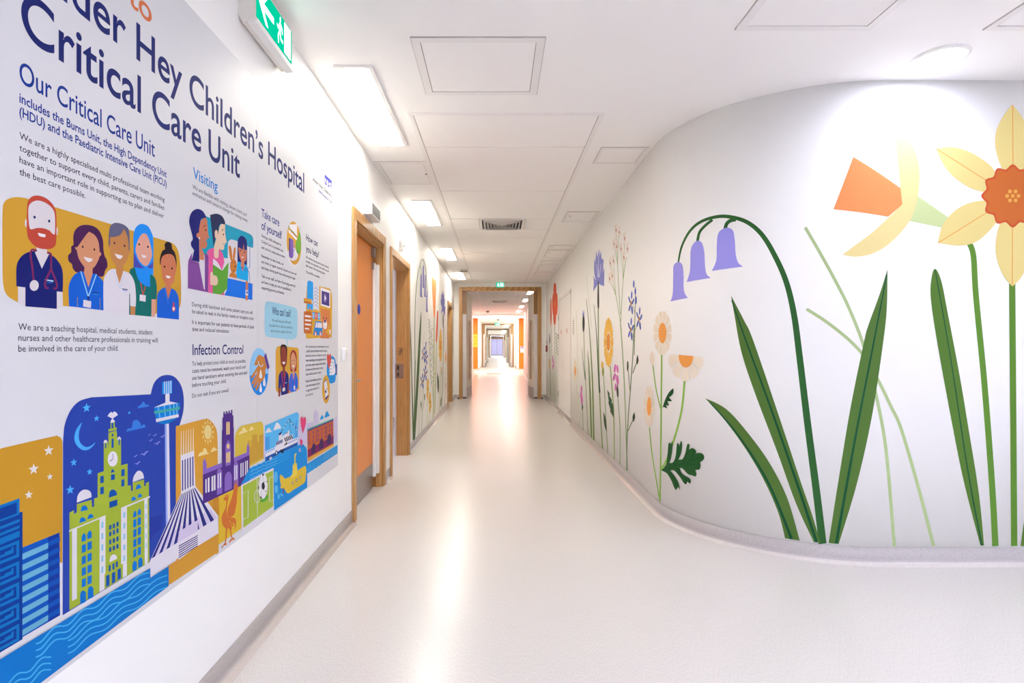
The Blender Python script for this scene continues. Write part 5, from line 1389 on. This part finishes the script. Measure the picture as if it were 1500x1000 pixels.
t = decal('R', 'yellow_daisy_decal', 'tall yellow daisy with orange eye beside the blue cornflower', 899)
T_(860, 320, 5)
for k in range(12):
    m = 2 * math.pi * k / 12; a = rart(.0010); pts = []
    for q, r in ((-.22, .42), (-.25, .92), (-.13, 1), (-.05, .95), (.03, 1.02), (.12, .94), (.22, .98), (.25, .88), (.22, .42)): pts.append((158 + 35 * r * math.cos(m + q), 906 + 184 * r * math.sin(m + q)))
    a.poly((244, 190, 78), pts); a.done('petal', t)
a = rart(.0016); a.E((232, 150, 64), 157, 905, 13, 66); a.done('flower_centre', t)
T_(); a = rart(); a.K((152, 172, 112), '894,536 899,600 900,672', 1.6); a.done('stem', t)
T_(840, 480, 4.1667); a = rart(.0009); a.P((50, 86, 54), '207,378! 222,400! 221,415! 236,440! 234,452! 244,478 247,550! 225,510! 226,495! 214,460! 216,445!'); a.done('leaf', t)
t = decal('R', 'bud_decal', 'closed yellow flower bud on a thin stem below the yellow daisy', 884)
a = rart(.001); a.E((236, 192, 82), 177, 228, 7, 24).E((142, 152, 64), 181, 268, 6, 28); a.done('bud', t)
a = rart(); a.K(GR, '184,292 195,480 203,640 210,764', 4); a.done('stem', t)
a = rart(.0009); a.P((40, 70, 44), '183,512! 196,550 205,642! 188,590'); a.done('leaf', t)
PK = (216, 114, 192)
t = decal('R', 'campion_decal', 'pink campion flower right of the yellow daisy stem', 908)
a = rart(.001); a.E(PK, 254, 248, 7, 27, .1).E(PK, 269, 252, 6, 25, -.1).E(PK, 250, 300, 8, 24, .3).E(PK, 269, 318, 8, 32, -.1).E(PK, 258, 362, 6, 24).E((240, 200, 220), 259, 305, 3, 10); a.done('petal', t)
a = rart(.0016); a.P((46, 62, 48), '268,336! 263,382 268,422 275,422 275,380'); a.done('calyx', t)
a = rart(); a.K(GR, '271,420 284,600 284,832', 4); a.done('stem', t)
t = decal('R', 'campion_decal', 'small pink campion just right of the pale daisy by the service doors', 853)
a = rart(.001); a.E(PK, 49, 375, 5, 24).E(PK, 47, 410, 6, 22).E(PK, 52, 442, 6, 28); a.done('petal', t)
a = rart(.0016); a.E((46, 62, 48), 55, 485, 4, 20); a.done('calyx', t)
a = rart(); a.K(GR, '56,500 60,626', 3); a.done('stem', t)
t = decal('R', 'cow_parsley_decal', 'tall branching stem of tiny white florets above the forget-me-not', 918)
T_(860, 320, 5); SC_ = (126, 164, 96)
a = rart()
for s, w in (('246,770 210,560 170,468', 4), ('244,700 225,340 232,125', 4), ('246,770 265,450 290,280', 4), ('210,560 195,345', 3), ('225,345 200,195', 3), ('214,160 214,110', 3), ('225,330 217,215', 3), ('265,450 250,240', 3), ('265,450 272,300', 3), ('272,225 275,165', 3), ('180,375 172,340', 3), ('207,555 185,440', 3)): a.K(SC_, s, w, w * .6)
T_(); a.K((150, 176, 128), '909,474 911,500 915,570 919,689', 1.5); a.done('stem', t)
T_(860, 320, 5)
for x, y in ((212, 85), (236, 100), (196, 185), (217, 205), (275, 145), (249, 220), (296, 222), (270, 285), (170, 325), (194, 310), (165, 440), (185, 420)):
    a = rart(.001); a.E((232, 214, 204), x, y + 12, 5, 22).E((232, 214, 204), x + 1, y - 25, 4, 26, .15).E((232, 214, 204), x - 4, y - 15, 3, 22, -.2).E((232, 214, 204), x + 6, y + 5, 3, 20, -.2).E((156, 88, 66), x, y, 3, 11); a.done('floret', t)
FB = (76, 104, 192)
def forget(t, side, fl, buds, R=.001):
    for x, y, k in fl:
        a = Art(side)
        for dx, dy, rx, ry, ro in ((-12, -26, 5, 27, -.25), (4, -58, 5, 30, .05), (14, -12, 6, 24, .3), (-10, 32, 6, 28, .25), (7, 50, 6, 32, -.1)): a.E(FB, x + dx * k, y + dy * k, rx * k, ry * k, ro)
        a.done('petal', t)
        a = Art(side); a.E((236, 170, 80), x, y, 5 * k, 22 * k).E((60, 40, 40), x, y, 2.5 * k, 12 * k); a.done('flower_centre', t)
    for x, y, rx, ry in buds: a = Art(side); a.E(FB, x, y, rx, ry); a.done('bud', t)
t = decal('R', 'forget_me_not_decal', 'blue forget-me-not with three blooms left of the white daisy plant', 918)
a = rart(); a.K((112, 138, 96), '355,500 353,640 350,760 346,1000', 5); a.K((112, 138, 96), '350,690 335,640', 3); a.K((112, 138, 96), '352,820 372,760', 3); a.K((112, 138, 96), '347,900 332,840', 3)
T_(840, 480, 4.1667); a.K((96, 124, 84), '372,-20 362,180 350,350 330,630 325,868', 5); a.K((96, 124, 84), '332,630 368,555', 5); a.K((96, 124, 84), '362,278 388,208', 5); a.K((96, 124, 84), '346,390 335,262', 4); a.done('stem', t)
a = rart(.001); a.P((40, 64, 44), '362,562! 362,540 372,513! 377,545 368,576!'); a.done('bud', t)
a = rart(.001); a.P((40, 64, 44), '384,208! 386,185 393,163! 398,200 390,226!'); a.done('bud', t)
a = rart(.001); a.E((40, 64, 44), 332, 234, 5, 32); a.done('bud', t)
T_(860, 320, 5); forget(t, 'R', ((323, 620, 1), (382, 735, 1), (320, 812, 1)), ((343, 480, 6, 28), (354, 533, 6, 26), (359, 598, 6, 29)))
T_(780, 400, 4.1667)
t = decal('R', 'thistle_decal', 'dark thistle bud with blue tip right of the pale notice', 858)
a = rart(); a.K(GR, '313,355 320,560 340,986', 3.5); a.done('stem', t)
a = rart(.001); a.E((36, 52, 44), 312, 306, 7, 55); a.done('bud', t)
a = rart(.0012); a.P((112, 122, 208), '306,262! 307,222! 311,250! 315,222! 317,262!'); a.done('petal', t)
a = rart(); a.K((62, 98, 68), '303,455 312,560 323,650', 1, 6); a.done('leaf', t)
a = rart(); a.K((120, 150, 84), '338,480 352,640 362,992', 1, 5); a.done('blade', t)
t = decal('R', 'daisy_decal', 'faint cream daisy with orange eye right beside the white service doors', 846)
for k in range(10):
    m = 2 * math.pi * k / 10; a = rart(.001); a.E((238, 226, 206), 261 + 7 * math.cos(m), 590 + 48 * math.sin(m), 4, 26, math.pi / 2 * 0 - math.cos(m) * .2); a.done('petal', t)
a = rart(.0016); a.E((236, 160, 84), 261, 597, 4.5, 28); a.done('flower_centre', t)
a = rart(); a.K((214, 214, 186), '266,668 275,760 282,932', 3); a.done('stem', t)
a = rart(); a.K((212, 210, 180), '267,228 273,400 278,640', 2); a.done('blade', t)
RD = (220, 94, 66)
t = decal('R', 'poppy_decal', 'tall red poppy left of the white service doors', 812)
for x, y, rx, ry in ((137, 190, 9, 80), (137, 102, 9, 44), (136, 262, 9, 55), (128, 190, 7, 68), (147, 188, 8, 70)): a = rart(.001); a.E(RD, x, y, rx, ry); a.done('petal', t)
a = rart(.0016); a.E((228, 142, 62), 137, 186, 3.5, 16); a.done('flower_centre', t)
a = rart(); a.K((152, 168, 124), '137,315 138,560 138,792', 3); a.done('stem', t)
t = decal('R', 'poppy_decal', 'narrow red poppy nearest the far doorway on the right wall', 807)
a = rart(.001); a.E(RD, 113, 238, 4.5, 86); a.done('petal', t)
a = rart(); a.K((152, 168, 124), '113,322 118,560 120,776', 2.2); a.done('stem', t)
t = decal('R', 'bud_decal', 'small dark bud with blue tip under the narrow red poppy', 805)
a = rart(.001); a.E((36, 52, 60), 106, 408, 2.6, 28).E((112, 122, 208), 104, 378, 1.6, 12); a.done('bud', t)
a = rart(); a.K(GR, '106,432 110,600 112,760', 1.8); a.done('stem', t)
t = decal('R', 'bud_decal', 'small yellow bloom low on the wall near the call point', 805)
a = rart(.001); a.E((228, 180, 84), 105, 555, 3.5, 36); a.done('petal', t)
a = rart(); a.K(GR, '106,588 110,745', 1.8); a.done('stem', t)
t = decal('R', 'campion_decal', 'slender pink campion under the tall red poppy', 810)
a = rart(.001); a.E(PK, 125, 525, 3, 24).E(PK, 129, 555, 2.6, 24).E(PK, 125, 572, 2.6, 18); a.done('petal', t)
a = rart(); a.K(GR, '126,580 130,785', 1.8); a.done('stem', t)
t = decal('R', 'sprig_decal', 'leafy dark green sprig between the red poppy and the service doors', 816)
a = rart(); a.K((110, 130, 104), '148,362 148,440 152,500', 1.6); a.K((150, 168, 134), '150,500 146,790', 1.4); a.done('stem', t)
for k in range(14): a = rart(.001); a.E((104, 132, 108), 148 + (4 if k % 2 else -4) + k * .25, 370 + k * 9.5, 1.7, 6, .4 if k % 2 else -.4, 10); a.done('leaf', t)

# --- left wall
def lart(b=R0): return Art('L')
LG = (186, 198, 152)
t = decal('L', 'bluebell_decal', 'arched bluebell with violet bells just past the open doorway on the left wall', 612)
T_(600, 370, 6.25); a = lart(); a.K((84, 118, 78), '50,1000 47,850 47,700 52,450 70,230 95,110 115,58 135,90 150,180 158,352', 6, 4); a.K((84, 118, 78), '92,112 104,145 106,208', 4, 3); a.K((150, 178, 140), '122,62 126,130', 3)
T_(); a.K((84, 118, 78), '608,528 607,600 606,645', 1.3); a.done('stem', t)
T_(600, 370, 6.25)
for s in ('99,208! 105,200 111,208 112,390! 118,412! 95,402!', '120,132 126,124 131,132 132,310! 133,330! 117,316!', '138,215 142,207 147,217 147,385! 153,410! 133,400!', '155,358 159,350 163,360 163,520! 168,546! 149,538!'):
    a = lart(.0012); a.P((134, 134, 208), s); a.done('flower_bell', t)
T_()
for s in ('599.3,438! 601,500 602.5,560 604.5,645! 607,645! 603.8,560 602.3,500', '616.5,455! 613,500 608.5,580 604.8,645! 607.8,645! 612,580 615.2,520 617,470'): a = lart(.0010); a.P((78, 112, 68), s); a.done('leaf', t)
t = decal('L', 'grass_decal', 'faint pale grass blades beside the bluebell on the left wall', 614)
T_(590, 500, 6.245)
for s in ('205,-100 165,200 150,500 135,860', '190,-60 175,300 160,520 150,845'): a = lart(); a.K((212, 216, 198), s, 2, 4); a.done('blade', t)
t = decal('L', 'tulip_decal', 'tall orange tulip with flared tip on the left wall', 635)
T_(600, 370, 6.25); a = lart(.001); a.P((248, 146, 88), '201,205! 206,222! 211,218! 213,245! 221,212! 226,240! 231,256! 238,250! 243,238! 242,350 235,520 232,592! 220,592! 212,450 203,300'); a.done('petal', t)
T_(); a = lart(); a.K(LG, '636,465 635.3,560 634.5,613', 1.4); a.done('stem', t)
t = decal('L', 'forget_me_not_decal', 'blue forget-me-not low on the left wall', 620)
T_(590, 500, 6.245); a = lart(); a.K((140, 160, 124), '215,0 205,200 188,400 180,600 172,822', 3); a.K((140, 160, 124), '185,620 200,510', 2.5); a.K((140, 160, 124), '175,640 168,570', 2.5); a.done('stem', t)
for x, y in ((200, 505), (168, 575)): a = lart(.001); a.E((70, 96, 70), x, y, 4, 30); a.done('bud', t)
forget(t, 'L', ((190, 118, .85), (212, 148, .8), (206, 290, .85), (178, 365, .85)), ((210, 25, 4, 22), (204, 60, 4, 18)))
t = decal('L', 'sprig_decal', 'feathery grey green sprig between the bluebell and the orange tulip', 631)
T_(600, 370, 6.25); a = lart(); a.K((134, 156, 128), '178,605 186,800 195,1000', 2.5); a.K((134, 156, 128), '198,690 205,850 215,1000', 2.5)
T_(590, 500, 6.245); a.K((150, 170, 140), '240,0 250,250 275,480 278,712', 3); a.K((150, 170, 140), '275,20 285,150 250,240', 2); a.done('stem', t)
rnd = random.Random(4)
T_(600, 370, 6.25)
for k in range(36):
    y = 615 + k * 17; sx_ = 180 + (y - 605) * .045 + (22 if k % 3 == 2 and y > 690 else 0)
    a = lart(.001); a.E((120, 144, 122), sx_ + (6 if k % 2 else -6), y, 2.2, 10, .5 if k % 2 else -.5, 10); a.done('leaf', t)
t = decal('L', 'welsh_poppy_decal', 'pair of yellow blooms low between the sprig and the tulip stem on the left wall', 627)
T_(590, 500, 6.245)
for pts in (((228, 375, 9, 36), (224, 420, 7, 30), (231, 440, 7, 40), (226, 490, 7, 42)), ((249, 500, 8, 38), (243, 540, 7, 36), (255, 570, 7, 44), (247, 615, 7, 40))):
    for q in pts: a = lart(.001); a.E((244, 192, 92), *q); a.done('petal', t)
a = lart(.0015); a.E((180, 176, 70), 228, 438, 4, 14).E((180, 176, 70), 250, 555, 4, 14); a.done('flower_centre', t)
a = lart(); a.K(LG, '226,530 222,775', 3); a.K(LG, '246,655 234,758', 3); a.done('stem', t)
t = decal('L', 'tulip_decal', 'slim red tulip bud right of the orange tulip', 639)
T_(600, 370, 6.25); a = lart(.001); a.P((222, 98, 72), '250,540! 256,530 262,548 258,700 250,800 246,826! 239,800 245,650'); a.done('petal', t)
T_(); a = lart(); a.K(LG, '639.3,502 638,560 636.5,606', 1.1); a.done('stem', t)
t = decal('L', 'cornflower_decal', 'blue cornflower near the third door on the left wall', 648)
T_(600, 370, 6.25); a = lart(.001); a.P((130, 130, 208), '304,342! 297,385! 291,375! 289,430! 284,430! 287,470 298,500! 287,560! 305,530! 324,582! 326,490! 318,492! 322,420! 316,425! 314,375! 309,385!'); a.done('petal', t)
a = lart(.0013); a.E((116, 116, 124), 307, 622, 5, 66); a.done('calyx', t)
T_(); a = lart(); a.K((170, 180, 156), '650,478 648.5,560 646.5,598', 1); a.done('stem', t)
t = decal('L', 'yellow_daisy_decal', 'tall yellow daisy below the blue cornflower on the left wall', 644)
T_(600, 370, 6.25)
for k in range(10):
    m = 2 * math.pi * k / 10; a = lart(.001); a.E((244, 192, 88), 283 + 9 * math.cos(m), 848 + 105 * math.sin(m), 5, 52, -math.cos(m) * .12); a.done('petal', t)
a = lart(.0016); a.E((236, 158, 70), 283, 850, 6, 48); a.done('flower_centre', t)
T_(590, 500, 6.245); a = lart(); a.K(LG, '345,195 338,480 328,652', 3); a.done('stem', t)
a = lart(.001); a.P((74, 104, 78), '315,280! 328,340 331,400 328,480! 318,440 314,360'); a.done('leaf', t)
a = lart(.001); a.P((74, 104, 78), '352,500! 353,530 347,600! 343,560'); a.done('leaf', t)
t = decal('L', 'bud_decal', 'small yellow bud beside the yellow daisy stem on the left wall', 646)
a = lart(.001); a.E((222, 178, 84), 353, 255, 3.5, 22).E((160, 160, 84), 352, 290, 3, 24); a.done('bud', t)
a = lart(); a.K(LG, '352,312 346,500 340,640', 2.5); a.done('stem', t)
t = decal('L', 'daisy_decal', 'pale orange bloom nearest the third door on the left wall', 652)
a = lart(.001); a.E((240, 202, 172), 393, 110, 5, 30).E((240, 202, 172), 389, 150, 5, 40).E((240, 202, 172), 398, 150, 5, 40).E((240, 202, 172), 393, 185, 5, 25); a.done('petal', t)
a = lart(.0016); a.E((236, 170, 110), 393, 150, 3.5, 22); a.done('flower_centre', t)
a = lart(); a.K(LG, '393,205 390,400 384,590', 2.5); a.done('stem', t)
a = lart(.001); a.E((226, 190, 200), 396, 400, 3, 24); a.done('bud', t)
